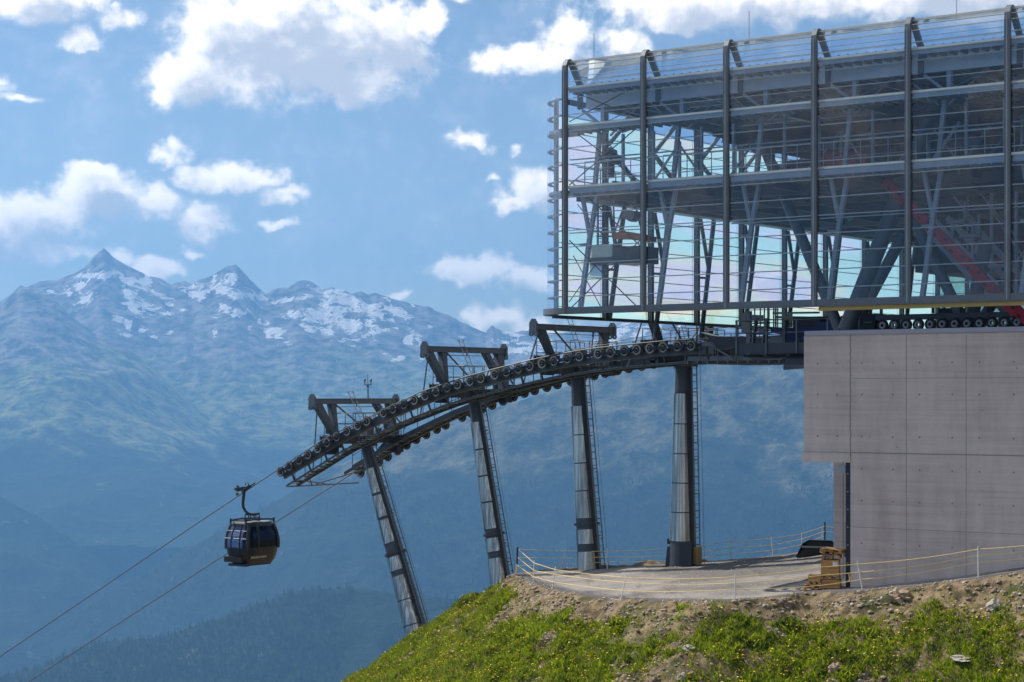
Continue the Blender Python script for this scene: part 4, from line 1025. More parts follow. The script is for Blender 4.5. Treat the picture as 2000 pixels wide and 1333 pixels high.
# mullion profile (c offset, z)
prof = [(0,ZB-.05),(0,ZT-.42),(.02,ZT-.22),(.09,ZT-.07),(.20,ZT-.0),(.33,ZT-.03),(.45,ZT-.14),(1.02,ZT-.86)]
for k, u in enumerate(mull):
    m = MB()
    for (a, b) in zip(prof[:-1], prof[1:]):
        m.beam(loc(u, C0-.05+a[0], a[1]), loc(u, C0-.05+b[0], b[1]), .19, .15, W if abs(b[1]-a[1]) > abs(b[0]-a[0]) else Z)
    for a in prof[1:7]: m.tube(loc(u-.095, C0-.05+a[0], a[1]), loc(u+.095, C0-.05+a[0], a[1]), .075, n=12)
    m.lbox(u-.09, u+.09, C0+.90, C0+1.05, ZT-1.75, ZT-.78)
    m.m = 1
    m.beam(loc(u, C0-.135, ZB), loc(u, C0-.135, ZT-.30), .03, .02, W)
    m.build('mullion', [M['steel_mid'], M['steel_light']], ST)
# glass skin of every bay, bowed over the eaves
for k in range(NB):
    a, b = mull[k]-.11, mull[k+1]+.11
    m = MB(); m.lbox(a, b, C0-.012, C0+.012, ZB+.20, ZT-.44); m.build('glass_pane', M['glass'], ST)
    m = MB(); g = [(0,ZT-.42)]+prof[2:]
    for t in range(8): pass
    vs = []; 
    for (c, z) in g: vs += [loc(a, C0+c, z), loc(b, C0+c, z)]
    m.add(vs, [(2*i, 2*i+1, 2*i+3, 2*i+2) for i in range(len(g)-1)], True)
    m.build('eaves_glass', M['glass_top'], ST)
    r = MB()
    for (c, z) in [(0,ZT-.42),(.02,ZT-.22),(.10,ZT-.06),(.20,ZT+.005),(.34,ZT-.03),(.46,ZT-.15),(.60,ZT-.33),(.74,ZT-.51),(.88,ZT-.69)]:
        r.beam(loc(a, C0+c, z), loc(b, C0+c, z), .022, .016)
    r.build('eaves_rail', M['lit_edge'], ST)  # pale colour puts the sheen of the eaves glass into the rails
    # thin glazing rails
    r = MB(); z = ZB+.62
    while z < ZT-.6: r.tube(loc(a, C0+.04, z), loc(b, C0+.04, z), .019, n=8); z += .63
    r.build('glazing_bar', M['lit_edge'], ST)
    # walkway trays behind the facade, with a pale tube added along each lip as its sunlit streak
    for (zz, wd, th) in ((11.62,.75,.10),(10.17,.80,.12),(7.83,.90,.16),(8.95,.18,.03),(6.15,.10,.03)):
        t = MB(); t.lbox(a, b, C0+.09, C0+.09+wd, zz-th, zz)
        if th > .05:
            for q in np.linspace(a-.15, b+.15, 9): t.lbox(q-.02, q+.02, C0+.12, C0+.05+wd, zz-th-.10, zz-th-.003)
            t.m = 1; t.lbox(a-.25, b+.25, C0+.10, C0+.06+wd, zz+.003, zz+.02)
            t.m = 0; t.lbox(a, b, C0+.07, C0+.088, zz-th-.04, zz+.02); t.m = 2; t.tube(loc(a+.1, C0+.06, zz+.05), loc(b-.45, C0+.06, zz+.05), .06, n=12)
        t.build('walkway_tray', [M['inner'], M['walk'], M['lit_edge']], ST)
# bottom frame beam
m = MB(); m.lbox(mull[-1], E0+.10, C0-.10, C0+.12, ZB-.02, ZB+.20); m.lbox(mull[-1], E0+.10, C0-.16, C0+.2, ZB-.05, ZB-.022); P('bottom_beam', m, M['steel_mid'])
m = MB(); m.lbox(mull[-1], onc(1600,606,C0)[0], C0-.05, C0+.15, ZB-.20, ZB-.053); P('timber_strip', m, M['yellow'])
# rounded corner and end facade
arc = [(E0+RC*math.sin(t), C0+RC*(1-math.cos(t))) for t in np.linspace(0, math.pi/2, 13)]
def arcstrip(m, z0, z1, ro=0, ri=.05, a=arc):
    cx, cy = E0, C0+RC
    o_ = [(cx+(RC+ro)*math.sin(t), cy-(RC+ro)*math.cos(t)) for t in np.linspace(0, math.pi/2, 13)]
    i_ = [(cx+(RC-ri)*math.sin(t), cy-(RC-ri)*math.cos(t)) for t in np.linspace(0, math.pi/2, 13)]
    for q in range(12):
        m.hexa([loc(*i_[q], z0), loc(*i_[q+1], z0), loc(*o_[q+1], z0), loc(*o_[q], z0)], [loc(*i_[q], z1), loc(*i_[q+1], z1), loc(*o_[q+1], z1), loc(*o_[q], z1)])
m = MB(); arcstrip(m, ZB-.05, ZB+.18, .16, .10); P('corner_base', m, M['steel_mid'])
m = MB(); vs = []; zs = [ZB+.18, ZT-1.3]; rr = [0, 0]
for (z, dr) in zip(zs, rr):
    for t in np.linspace(0, math.pi/2, 13): vs.append(loc(E0+(RC+dr)*math.sin(t), C0+RC-(RC+dr*.2)*math.cos(t), z))
m.add(vs, [(j*13+i, j*13+i+1, (j+1)*13+i+1, (j+1)*13+i) for j in range(1) for i in range(12)], True); P('corner_glass', m, M['glass_corner'])
m = MB(); z = ZB+.62
while z < ZT-1.2: arcstrip(m, z-.022, z+.022, -.01, .16); z += .63
P('corner_rail', m, M['steel_mid'])
m = MB()
for zz in (10.05, 7.68): arcstrip(m, zz, zz+.10, -.06, 1.2)
P('corner_tray', m, M['steel_mid'])
m = MB()
for t in (1.48,): m.beam(loc(E0+(RC-.14)*math.sin(t), C0+RC-(RC-.14)*math.cos(t), ZB), loc(E0+(RC-.14)*math.sin(t), C0+RC-(RC-.14)*math.cos(t), ZT-1.2), .14, .14, W)
P('corner_post', m, M['steel'])
# iridescent film of the end facade
cols = [onu(px, 600, UE-.25)[0] for px in (1092, 1183, 1272, 1362, 1449, 1533, 1613, 1689, 1762, 1832, 1900)]
edges = [C0+RC]+cols[1:]+[CB]
for a, b in zip(edges[:-1], edges[1:]):
    m = MB(); m.lbox(UE-.01, UE+.01, a+.02, b-.02, ZB+.0, ZT-1.75); m.build('end_glass', M['irid'], ST)
m = MB(); z = ZB+.35
while z < ZT-.6: m.lbox(UE-.05, UE-.015, C0+RC, CB, z-.016, z+.016); z += .63
P('end_rail', m, M['steel_light'])
m = MB(); m.lbox(UE-.18, UE+.16, C0+RC, CB, ZB-.12, ZB-.002); m.lbox(UE-.35, UE-.20, C0+RC+.5, CB, ZT-1.3, ZT-1.1); P('end_beam', m, M['steel'])
for i, c in enumerate(cols[1:]):                       # end facade: plumb post, leaning tube and short strut
    m = MB(); m.lbox(UE-.34, UE-.12, c-.085, c+.085, ZB-.1, ZT-1.0); m.build('end_post', M['steel'], ST)
    m = MB(); c2 = c+.95 if i else c+1.0
    m.tube(loc(UE-.35, c+.14, ZB-.75 if i in (1,2) else ZB), loc(UE-.55, c2, 7.9), .105, n=12)
    m.tube(loc(UE-.35, c+.10, 7.6), loc(UE-.45, c+.14+.48, 5.4), .085, n=10); m.tube(loc(UE-.3, c, 5.05), loc(UE-.4, c+.42, 5.05), .05, n=8)
    m.build('leaning_tube', M['steel'], ST)
    m = MB(); m.tube(loc(UE-.4, c, 10.1), loc(UE-.6, c+1.7, ZT-1.1), .09, n=8); m.tube(loc(UE-.4, c+.05, 10.0), loc(UE-1.4, c+1.1, 8.1), .10, n=8); m.build('upper_strut', M['steel_mid'], ST)
# back and right facades close the hall
m = MB(); m.lbox(UR, UE, CB, CB+.02, ZB, ZT-.8); P('back_glass', m, M['irid'])
m = MB()
for u in np.arange(UR, UE, 3.553): m.lbox(u-.09, u+.09, CB-.2, CB-.02, ZB, ZT-.8)
for z in np.arange(ZB+.35, ZT-.8, .63): m.lbox(UR, UE, CB-.06, CB-.022, z-.016, z+.016)
m.lbox(UR, UE, CB-.2, CB+.1, ZB-.12, ZB-.002); P('back_frame', m, M['steel'])
# roof with its edge beam
m = MB(); m.lbox(UR-.3, UE-2.0, C0+1.35, CB-.3, ZT-1.02, ZT-.90)
m.m = 1; m.lbox(UR-.3, UE-1.9, C0+.98, C0+1.34, ZT-.90, ZT-.82)
m.m = 0
for u in np.arange(UR, UE-2.2, .28): m.lbox(u, u+.12, C0+1.4, CB-.5, ZT-1.09, ZT-1.022)
P('roof', m, [M['roofpan'] if 'roofpan' in M else M['steel_mid'], M['walk']])
m = MB(); m.lbox(UR-.3, UE-1.95, C0+1.00, C0+1.03, ZT-1.70, ZT-.94); m.lbox(UR-.3, UE-1.95, C0+.95, C0+1.15, ZT-.94, ZT-.905); m.lbox(UR-.3, UE-1.95, C0+.95, C0+1.12, ZT-1.74, ZT-1.70)
m.m = 1
for u in np.arange(UR, UE-2, .36): m.lbox(u, u+.03, C0+.93, C0+1.0, ZT-.90, ZT-.79)
P('roof_edge_beam', m, [M['beamgrey'], M['dark']])
m = MB(); m.lbox(UE-2.0, UE-1.9, C0+1.1, CB-.5, ZT-1.7, ZT-.9); P('roof_end_beam', m, M['steel_light'])
# roof trusses
for k, u in enumerate(mull[:-1]):
    m = MB()
    for c in (68, 74, 80, 86, 92): m.hbeam(loc(u-.4, c, ZT-1.15), loc(u-BAY-.4, c, ZT-1.15), .18, .22)
    m.hbeam(loc(u-.5, C0+1.2, ZT-1.22), loc(u-.5, CB-1, ZT-1.22), .2, .3)
    m.build('roof_truss', M['inner'], ST)
# near-side inner frame: post, leaning strut, forked strut, thin brace
for k, u in enumerate(mull[:-1]):
    cI = C0+1.15; m = MB()
    uv = u-.98; m.hbeam(loc(uv, cI, 10.15), loc(uv, cI, ZT-1.7), .17, .20, W)
    m.beam(loc(uv+.18, cI, 10.05), loc(uv+.42, cI, 7.95), .15, .15, W)
    m.build('inner_post', M['inner'], ST)
    m = MB(); m.beam(loc(uv+.30, cI, 7.7), loc(u-.42, cI-.15, 5.95), .15, .15, W); m.beam(loc(u-.42, cI-.15, 5.95), loc(u-.12, cI-.35, ZB+.12), .16, .16, W)
    m.beam(loc(u-.12, cI-.2, 7.6), loc(u-.42, cI-.15, 6.1), .13, .13, W); m.tube(loc(u-.05, cI-.3, 5.75), loc(u-.36, cI-.2, 5.75), .05, n=8)
    m.build('forked_strut', M['inner'], ST)
    m = MB(); m.beam(loc(u-.12, cI-.2, ZT-1.8), loc(uv+.1, cI, 10.3), .10, .10, W)
    m.beam(loc(u-1.4, cI+2.5, ZT-1.5), loc(u-3.4, cI+1.0, 10.2), .22, .12, W) if k % 2 else m.beam(loc(u-3.3, cI+2.5, ZT-1.6), loc(u-1.1, cI+1.0, 10.2), .22, .12, W)
    m.build('roof_brace', M['inner'], ST)
for k, u in enumerate(mull[:-1]):
    m = MB()
    for c, z0, z1 in ((C0+2.6, 10.1, ZT-1.3), (C0+5.0, 7.95, 9.9)):
        m.beam(loc(u-.3, c, z0), loc(u-BAY*.55, c, z1), .07, .07, W); m.beam(loc(u-BAY*.55, c, z1), loc(u-BAY+.1, c, z0), .07, .07, W)
    m.tube(loc(u-.2, C0+1.6, ZT-1.4), loc(u-BAY+.2, C0+1.6, 10.3), .018, n=6); m.tube(loc(u-BAY+.2, C0+1.6, ZT-1.4), loc(u-.2, C0+1.6, 10.3), .018, n=6)
    m.lbox(u-BAY*.55-.05, u-BAY*.55+.05, C0+5, C0+5.1, 7.95, 10)
    m.build('lattice_girder', M['inner'], ST)
# crossed tie rods in the first bay
m = MB()
for (z0, z1) in ((ZB+.25, 7.6), (7.9, 11.4)):
    zm = (z0+z1)/2
    pts = [(mull[0]-.2, zm-2.2 if z0 < 5 else z0), (mull[0]-BAY+.2, zm)]
for (a, b, c, d_) in ((1112,605,1250,470),(1112,470,1250,605),(1112,352,1250,480) ,(1112,362,1250,245),(1112,250,1250,355),(1112,238,1250,165),(1108,175,1250,232)):
    m.tube(pc(a, b, C0+.6), pc(c, d_, C0+.6), .022, n=6)
for (a, b, c, d_) in ((1112,590,1168,510),(1120,500,1176,605),(1128,400,1190,475)): m.tube(pc(a, b, C0+2.2), pc(c, d_, C0+2.2), .018, n=6)
P('tie_rod', m, M['dark'])
# main deck, second deck and machine floor inside
m = MB(); m.lbox(UR, E0-.9, C0+1.1, 98, 7.72, 7.90)
for u in np.arange(UR+.5, E0-1, 1.776): m.lbox(u-.06, u+.06, C0+1.2, 97.5, 7.45, 7.718)
for c in (65, 69, 73, 79, 84, 90, 96): m.lbox(UR, E0-1.0, c-.1, c+.1, 7.36, 7.717)
P('main_deck', m, M['deckm'] if 'deckm' in M else M['steel'])
m = MB(); m.lbox(E0-.2, E0+.9, C0+2, 97, 7.55, 7.80); m.lbox(E0-.9, E0-.78, C0+2, 97, 7.35, 8.25); P('gallery_beam', m, M['steel_mid'])
m = MB()
for c in np.arange(C0+2.5, 97, 1.1): m.tube(loc(E0+.85, c, 7.8), loc(E0+.85, c, 8.9), .022, n=6)
for z in (8.35, 8.9): m.tube(loc(E0+.85, C0+2, z), loc(E0+.85, 97, z), .02, n=6)
P('gallery_railing', m, M['steel_mid'])
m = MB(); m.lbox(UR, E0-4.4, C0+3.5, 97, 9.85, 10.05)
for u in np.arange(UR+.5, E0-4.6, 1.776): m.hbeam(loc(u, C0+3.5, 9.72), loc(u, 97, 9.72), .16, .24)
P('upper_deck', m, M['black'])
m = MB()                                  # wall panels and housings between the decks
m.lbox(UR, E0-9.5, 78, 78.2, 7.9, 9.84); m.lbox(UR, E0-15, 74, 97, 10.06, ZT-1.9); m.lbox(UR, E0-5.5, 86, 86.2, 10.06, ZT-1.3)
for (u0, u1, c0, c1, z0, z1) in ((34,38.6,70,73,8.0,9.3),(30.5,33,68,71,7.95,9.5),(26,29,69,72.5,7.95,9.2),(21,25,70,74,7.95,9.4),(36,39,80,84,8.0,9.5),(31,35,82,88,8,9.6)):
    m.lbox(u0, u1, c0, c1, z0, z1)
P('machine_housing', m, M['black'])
r2 = random.Random(5); m = MB()
for _ in range(260):                      # beams, ducts and brackets of the machine level
    u = r2.uniform(UR+3, E0-4.5); c = r2.uniform(66, 80); z = r2.choice((8.2,8.6,9.0,9.4,9.7)); L = r2.uniform(.3, 2.4)
    m.m = r2.choice((0,0,0,1))
    k = r2.random()
    if k < .4: m.lbox(u, u+L, c, c+.15, z, z+r2.uniform(.05,.2))
    elif k < .7: m.lbox(u, u+.12, c, c+.12, 7.9, z)
    elif k < .85: m.beam(loc(u, c, 7.95), loc(u-1.4, c, 9.7), .12, .12, W)
    else: m.tube(loc(u, c, z), loc(u, c+.1, z), r2.uniform(.12,.28), n=14)
P('machine_frame', m, [M['steel_mid'], M['inner']])
for k in range(NB):                        # railings along the walkway level
    a, b = mull[k]-.2, mull[k+1]+.2; m = MB()
    for z in (8.35, 8.65, 8.93): m.tube(loc(a, C0+1.0, z), loc(b, C0+1.0, z), .014, n=6, caps=False)
    for u in np.linspace(a, b, 4): m.tube(loc(u, C0+1.0, 7.85), loc(u, C0+1.0, 8.93), .018, n=6)
    for q in (a-.8, a-2.2): m.lbox(q-.05, q+.05, C0+2.4, C0+2.5, 7.9, 10.1)
    m.build('inner_railing', M['inner'], ST)
# big supporting tubes
tubes = [((1482,262),(1640,645),66.5,.21),((1832,190),(1652,645),66.0,.30),((1766,455),(1668,640),69.0,.22),((1780,420),(1893,650),66.5,.20),((1925,470),(1893,650),67.5,.26),((1975,540),(1900,650),69.0,.2),((2060,420),(2150,650),66.5,.22),((2290,200),(2160,650),66.0,.3)]
for (a, b, c, r) in tubes:
    m = MB(); m.tube(pc(*a, c), pc(*b, c), r, n=24); m.build('support_tube', M['steel_mid'], ST)
# machine hall under the deck on the right
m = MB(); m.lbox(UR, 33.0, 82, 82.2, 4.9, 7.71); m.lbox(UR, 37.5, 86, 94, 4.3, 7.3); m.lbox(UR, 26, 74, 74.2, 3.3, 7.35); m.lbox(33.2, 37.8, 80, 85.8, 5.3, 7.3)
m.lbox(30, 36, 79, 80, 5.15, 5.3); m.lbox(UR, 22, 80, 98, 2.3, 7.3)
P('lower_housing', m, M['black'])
m = MB()
for (a, b) in (((1790,430),(2010,660)),((1815,420),(2040,655)),((1850,425),(2060,640)),((1890,430),(2090,640))):
    m.beam(pc(*a, 69.5), pc(*b, 69.5), .09, .22)
for (px, y0, y1) in ((1800,440,452),(1817,470,480),(1832,462,472),(1858,500,512),(1872,488,498),(1890,520,530),(1908,512,522),(1930,545,555),(1950,560,572)): m.beam(pc(px, y0, 69.2), pc(px, y1, 69.2), .05, .05, W)
for (px, y0, y1) in ((1937,330,528),(1912,420,462),(1885,395,440),(1900,440,520),(1860,430,470),(1985,330,600)): m.beam(pc(px, y0, 69.0), pc(px, y1, 69.0), .10, .10, W)
for (px, py) in ((1870,434),(1895,461),(1922,493),(1948,520)): m.lbox(*[onc(px,py,69)[0]+q for q in (-.35,.35)], 68.8, 69.2, onc(px,py,69)[1]-.06, onc(px,py,69)[1]+.06)
for (a, b) in (((1900,360),(1990,470)),((1860,380),(1960,500)),((1930,400),(2010,520)),((1955,545),(2010,480)),((1890,380),(1890,560))): m.tube(pc(*a, 70.5), pc(*b, 70.5), .04, n=6)
P('stair_conveyor_frame', m, M['inner'])
m = MB(); m.prism([pc(1652,424,68), pc(1662,421,68), pc(1668,427,68), pc(1657,433,68)], W*.03); P('exit_sign', m, M['green_sign'])
for (px, y0, y1, c) in ((1160,65,118,64),(1463,22,80,64),(1868,-10,28,64)):
    m = MB(); m.tube(pc(px, y1+12, c), pc(px, y0, c), .014, n=6); m.build('lightning_rod', M['steel_light'], ST)

# ---- concrete base
CW = 62.45; UA = onc(1570,700,CW)[0]; UB_ = onc(1661,700,CW)[0]; UL = onc(1566,890,CW-.05)[0]; ZC = 2.06
zj = onc(1615,883,CW)[1]; zl = onc(1615,903,CW)[1]
m = MB()
m.lbox(UR-4, UB_, CW, 97, -9, ZC); m.lbox(UB_+.012, UA, CW+.004, 96, zj, ZC); m.lbox(UB_, UL, CW-.05, 95.9, zl, zj-.003)
P('concrete_wall', m, M['concrete']); wallo = C.objects['concrete_wall']
m = MB(); up = onc(1628,1000,66)[0]; m.lbox(UB_+.02, up, 66, 92, -9.5, zl-.002)
P('recessed_pier', m, M['concrete'])
m = MB(); m.lbox(UB_+.003, onc(1650.5,1000,CW)[0], CW+.05, CW+.5, -8.5, zl-.004); 
P('dark_opening_strip', m, M['dark'])  # dark strip added to stand in for the dark side of a wall opening
m = MB()
for z in np.arange(-6.5, zl, .62): m.tube(loc(UB_+.12, CW+.03, z), loc(UB_+.12, CW+.05, z), .022, n=8)
m.lbox(up-.5, up-.2, 65.96, 65.998, zl-.5, zl-.25)
P('strip_bolt', m, M['steel_light'])
m = MB(); m.lbox(UR-4, UA-.05, CW-.06, 96, ZC+.003, ZC+.16); P('coping', m, M['coping'])
jm = MB()
def vj(px, y0, y1): u = onc(px, 800, CW)[0]; jm.lbox(u-.011, u+.011, CW-.003, CW+.02, onc(px,y1,CW)[1], onc(px,y0,CW)[1])
def hjz(px0, px1, z, t=.011): jm.lbox(onc(px1,800,CW)[0], onc(px0,800,CW)[0], CW-.003, CW+.02, z-t, z+t)
for px in (1770, 1887): vj(px, 655, 1160)
vj(2004, 655, 1160); vj(2120, 655, 1160)
hjz(1663, 2300, onc(1800,739,CW)[1], .008); hjz(1663, 2300, onc(1700,885,CW)[1], .018); hjz(1663, 2300, onc(1700,1031,CW)[1], .010)
jm.lbox(UB_, UL, CW-.058, CW-.02, zj-.012, zj-.004)
jm.lbox(UB_+.3, up, 65.99, 66.02, onc(1640,1022,66)[1]-.01, onc(1640,1022,66)[1]+.01); jm.lbox(onc(1647,1000,66)[0]-.01, onc(1647,1000,66)[0]+.01, 65.99, 66.02, -8, zl)
r3 = random.Random(3); z = ZC; uu = UB_
while z > zj-.1:                          # ragged construction joint
    du = r3.uniform(-.018, .018); jm.lbox(uu-.020+du, uu+.020+du, CW-.004, CW+.02, z-.09, z+.005); z -= .09
P('construction_joint', jm, M['joint'])
hm_ = MB()
hx = [1597,1635,1683,1744,1796,1860,1913,1980,2034,2090]
for i, px in enumerate(hx):
    for (y, x0) in ((710,1597),(771,1597),(853,1597),(916,1683),(978,1683),(1061,1683),(1119,1683)):
        if px < x0 or (y > 1110 and px > 1700): continue
        u = onc(px, 800, CW)[0]; z = onc(1683, y, CW)[1]; hm_ = MB(); hm_.tube(loc(u, CW-.006, z), loc(u, CW+.01, z), .034, n=12); hm_.build('tie_hole', M['joint'], wallo)

# ---- cantilevered platform on the left of the concrete
pf = MB(); zf = 1.86; u0 = UA+.02; u1 = onc(1446,676,67.3)[0]
pf.lbox(u0, u1, 67.2, 84, zf-.05, zf); pf.lbox(u0, u1, 67.0, 67.18, zf-.30, zf+.10)
for c in (68.5, 72, 76, 80, 83.5): pf.lbox(u0, u1-.3, c-.09, c+.09, zf-.32, zf-.053)
for u in np.linspace(u0+.3, u1-.1, 6): pf.lbox(u-.06, u+.06, 67.3, 83.8, zf-.42, zf-.325)
pf.lbox(u0, u1-1.8, 67.6, 68.1, zf-.75, zf-.5); pf.beam(pc(1470,700,70), pc(1570,690,70), .15, .22); pf.beam(loc(u0, 70, zf-.5), loc(u1+1.5, CN+.5, zf-.75), .14, .2)
P('platform', pf, M['steel'])
rl = MB()
for u in np.linspace(u0+.1, u1-.02, 5): rl.lbox(u-.035, u+.035, 66.94, 67.0, zf-.3, zf+1.0)
for z in (.98, .50): rl.tube(loc(u0, 66.96, zf+z), loc(u1, 66.96, zf+z), .022, n=8)
for c in np.linspace(67, 83.5, 8): rl.tube(loc(u1-.03, c, zf), loc(u1-.03, c, zf+1.0), .025, n=6)
for z in (.98, .50): rl.tube(loc(u1-.03, 67, zf+z), loc(u1-.03, 83.5, zf+z), .02, n=6)
P('platform_railing', rl, M['steel_mid'])
ms = MB()
for (px, y0, y1, c, wd) in ((1463,608,700,70,.18),(1458,612,652,71,.3),(1532,625,680,69,.12),(1545,612,640,75,.1),(1500,600,640,73,.06),(1515,600,640,73,.06)): ms.beam(pc(px, y0, c), pc(px, y1, c), wd, wd, W)
for (x0, y0, x1, y1, c, h) in ((1462,621,1490,622,70,.25),(1510,612,1600,611,72,.08),(1515,620,1580,621,74,.10),(1450,592,1516,594,71,.03),(1455,606,1520,605,71,.03),(1440,640,1500,648,74,.12),(1490,665,1530,665,72,.3)): ms.beam(pc(x0,y0,c), pc(x1,y1,c), .1, h)
P('machine_frame', ms, M['steel_mid']); ms = MB()
for k in range(6): ms.lbox(*(lambda u: (u-.35, u+.35))(onc(1484,660-k*7,69)[0]), 68.8, 69.2, onc(1484,660-k*7,69)[1]-.02, onc(1484,660-k*7,69)[1]+.02)
P('stair_step', ms, M['steel_mid'])
for (a, b) in (((1470,678),(1478,622)),((1490,678),(1498,622))): ms = MB(); ms.beam(pc(*a, 68.8), pc(*b, 68.8), .06, .2, W); P('stair_stringer', ms, M['steel_mid'])
ms = MB()

ms = MB()
for px in (1474, 1485, 1493, 1502, 1511, 1519): ms.tube(pc(px, 592, 72), pc(px, 640, 72), .03, n=6)
P('ladder_post', ms, M['steel_mid'])
# rope guide fin
fin = thing('rope_guide', 'dark pointed sheet-metal rope guide at the platform edge', 'rope guide', pc(1410,684,72.2))
m = MB(); fp = [(1374,651),(1384,653.5),(1396,656.5),(1408,658),(1422,658.5),(1450,658),(1570,655),(1570,672),(1462,672),(1446,674),(1430,679),(1412,683),(1404,683.5)]
m.prism([pc(x, y, 72.1) for x, y in fp][::-1], W*.35); m.build('sheet', M['navy'], fin)
m = MB()
for a, b in zip(fp[:5], fp[1:6]): m.beam(pc(*a, 72.27)+Z*.01, pc(*b, 72.27)+Z*.01, .42, .03)
m.build('edge_flange', M['steel_light'], fin)
# catwalk stub between the last wheels and the platform
cw = thing('approach_walkway', 'level steel walkway between the last wheels and the station platform', 'walkway', pc(1450,700,73.6))
m = MB(); ua, ub2 = WU[-1]-.2, onc(1530,700,73.6)[0]
for c in (73.5, 74.4, 77.8, 78.7): m.lbox(ub2, ua+.8, c-.04, c+.04, 1.42, 1.62)
for u in np.arange(ub2, ua+.8, .5): m.lbox(u, u+.3, 73.55, 74.35, 1.60, 1.63); m.lbox(u, u+.3, 77.85, 78.65, 1.60, 1.63); m.lbox(u, u+.06, 73.3, 78.8, 1.30, 1.42)
m.build('grating', M['steel_mid'], cw)
m = MB()
for u in np.arange(ub2+.3, ua, .9): m.tube(loc(u, 74.4, 1.6), loc(u, 74.4, 2.6), .02, n=6); m.tube(loc(u, 73.3, 1.4), loc(u, 73.3, 2.3), .025, n=6)
for z in (2.1, 2.6): m.tube(loc(ub2, 74.4, z), loc(ua, 74.4, z), .018, n=6)
m.beam(loc(ua-.3, 73.3, 2.25), loc(ua-1.7, 73.3, 1.5), .06, .06); m.lbox(ub2+1, ua-.2, 73.25, 73.35, 2.05, 2.2)
m.build('walkway_railing', M['steel_mid'], cw)

# ---- machinery on the slab, seen through the slot
slab_z = ZC+.16
def conveyor(c, u0, u1, label):
    r = thing('tyre_conveyor', label, 'conveyor', loc((u0+u1)/2, c, slab_z), 'tyre conveyors on the concrete slab')
    m = MB(); m.lbox(u0, u1, c-.1, c+.1, slab_z+.42, slab_z+.62)
    for u in np.arange(u0, u1, 1.3): m.lbox(u-.05, u+.05, c-.08, c+.08, slab_z, slab_z+.42)
    for u in np.arange(u0, u1, 1.0): m.lbox(u-.04, u+.04, c-.3, c-.2, slab_z+.62, slab_z+.95)
    m.lbox(u0, u1, c-.32, c-.18, slab_z+.86, slab_z+.92); m.build('conveyor_beam', M['steel'], r)
    base = Vector(r.location); proto = None
    for u in np.arange(u0+.2, u1, .46):
        p = loc(u, c-.16, slab_z+.24)
        if proto is None:
            w_ = MB(); w_.lathe((0,0,0), W, [(.06,-.07),(.10,-.07),(.10,-.04),(.13,-.05),(.20,-.06),(.215,-.03),(.215,.03),(.20,.06),(.05,.06)], 20, [1,1,1,0,0,0,0,0]); o = w_.build('tyre', [M['rubber'], M['steel_light']]); proto = o.data; o.parent = r; o.location = p-base
        else: o = bpy.data.objects.new('tyre', proto); C.objects.link(o); o.parent = r; o.location = p-base
conveyor(65.2, 12, onc(1712,640,65.2)[0], 'nearest row of black conveyor tyres just above the concrete coping')
bl = thing('drive_machine', 'dark blue drive machine on the slab beside the supporting tubes', 'machine', loc(31, 71, slab_z))
m = MB(); a, b = onc(1735,630,70)[0], onc(1535,630,70)[0]
m.lbox(a, b, 70, 71.4, slab_z-.1, slab_z+.42); m.prism([loc(b, 70, slab_z+.1), loc(b+.7, 70, slab_z+.25), loc(b+.7, 70, slab_z+.42), loc(b, 70, slab_z+.42)], W*1.4); m.lbox(a+2, a+3.2, 70.1, 71.2, slab_z+.42, slab_z+.62)
m.build('casing', M['blue'], bl)
m = MB(); m.lbox(b-1.4, b-.2, 70.2, 71, slab_z+.42, slab_z+.85); m.tube(loc(b-2.4, 70.3, slab_z+.62), loc(b-2.4, 71, slab_z+.62), .25, n=20); m.lbox(b-3.6, b-2.9, 70.2, 71, slab_z+.42, slab_z+.72)
m.build('motor', M['dark'], bl)
cb_ = thing('control_cabinet', 'dark grey control cabinet behind the conveyor tyres', 'cabinet', pc(1850,640,69))
ua_, ub_ = onc(1872,620,69)[0], onc(1832,620,69)[0]; m = MB(); m.lbox(ua_, ub_, 69, 70, slab_z, slab_z+.98); m.m = 1; m.lbox(ua_+.1, ub_-.1, 68.97, 68.998, slab_z+.55, slab_z+.62); m.build('cabinet_body', [M['dark'], M['steel_mid']], cb_)
cb_ = thing('control_cabinet', 'dark tilted control cabinet between the two leftmost supporting tubes', 'cabinet', pc(1672,640,69))
ua_, ub_ = onc(1708,620,68)[0], onc(1684,620,68)[0]; m = MB(); m.lbox(ua_, ub_, 68, 69, slab_z, slab_z+.8); m.m = 1; m.lbox(ua_+.1, ub_-.1, 67.97, 67.998, slab_z+.45, slab_z+.5); m.build('cabinet_body', [M['dark'], M['steel_mid']], cb_)
mr = thing('inner_catwalk', 'long railed catwalk with posts crossing the slab under the glass hall', 'catwalk', loc(22, 76, slab_z))
m = MB(); 
for c in (76, 84):
    for u in np.arange(11, 35, 1.15): m.lbox(u-.04, u+.04, c-.04, c+.04, slab_z, slab_z+1.0)
    for z in (.28, .55, .78, .98): m.lbox(11, 33, c-.02, c+.02, slab_z+z-.02, slab_z+z+.02)
    m.lbox(11, 33, c, c+.6, slab_z+.10, slab_z+.16)
m.build('catwalk_frame', M['steel_light'], mr)
m = MB(); rr4 = random.Random(9)
for _ in range(60):
    u = rr4.uniform(12, 32); c = rr4.uniform(73, 82); h = rr4.uniform(.2, .8); m.lbox(u, u+rr4.uniform(.2, .9), c, c+.4, slab_z, slab_z+h)
m.build('equipment_box', M['dark'], mr)

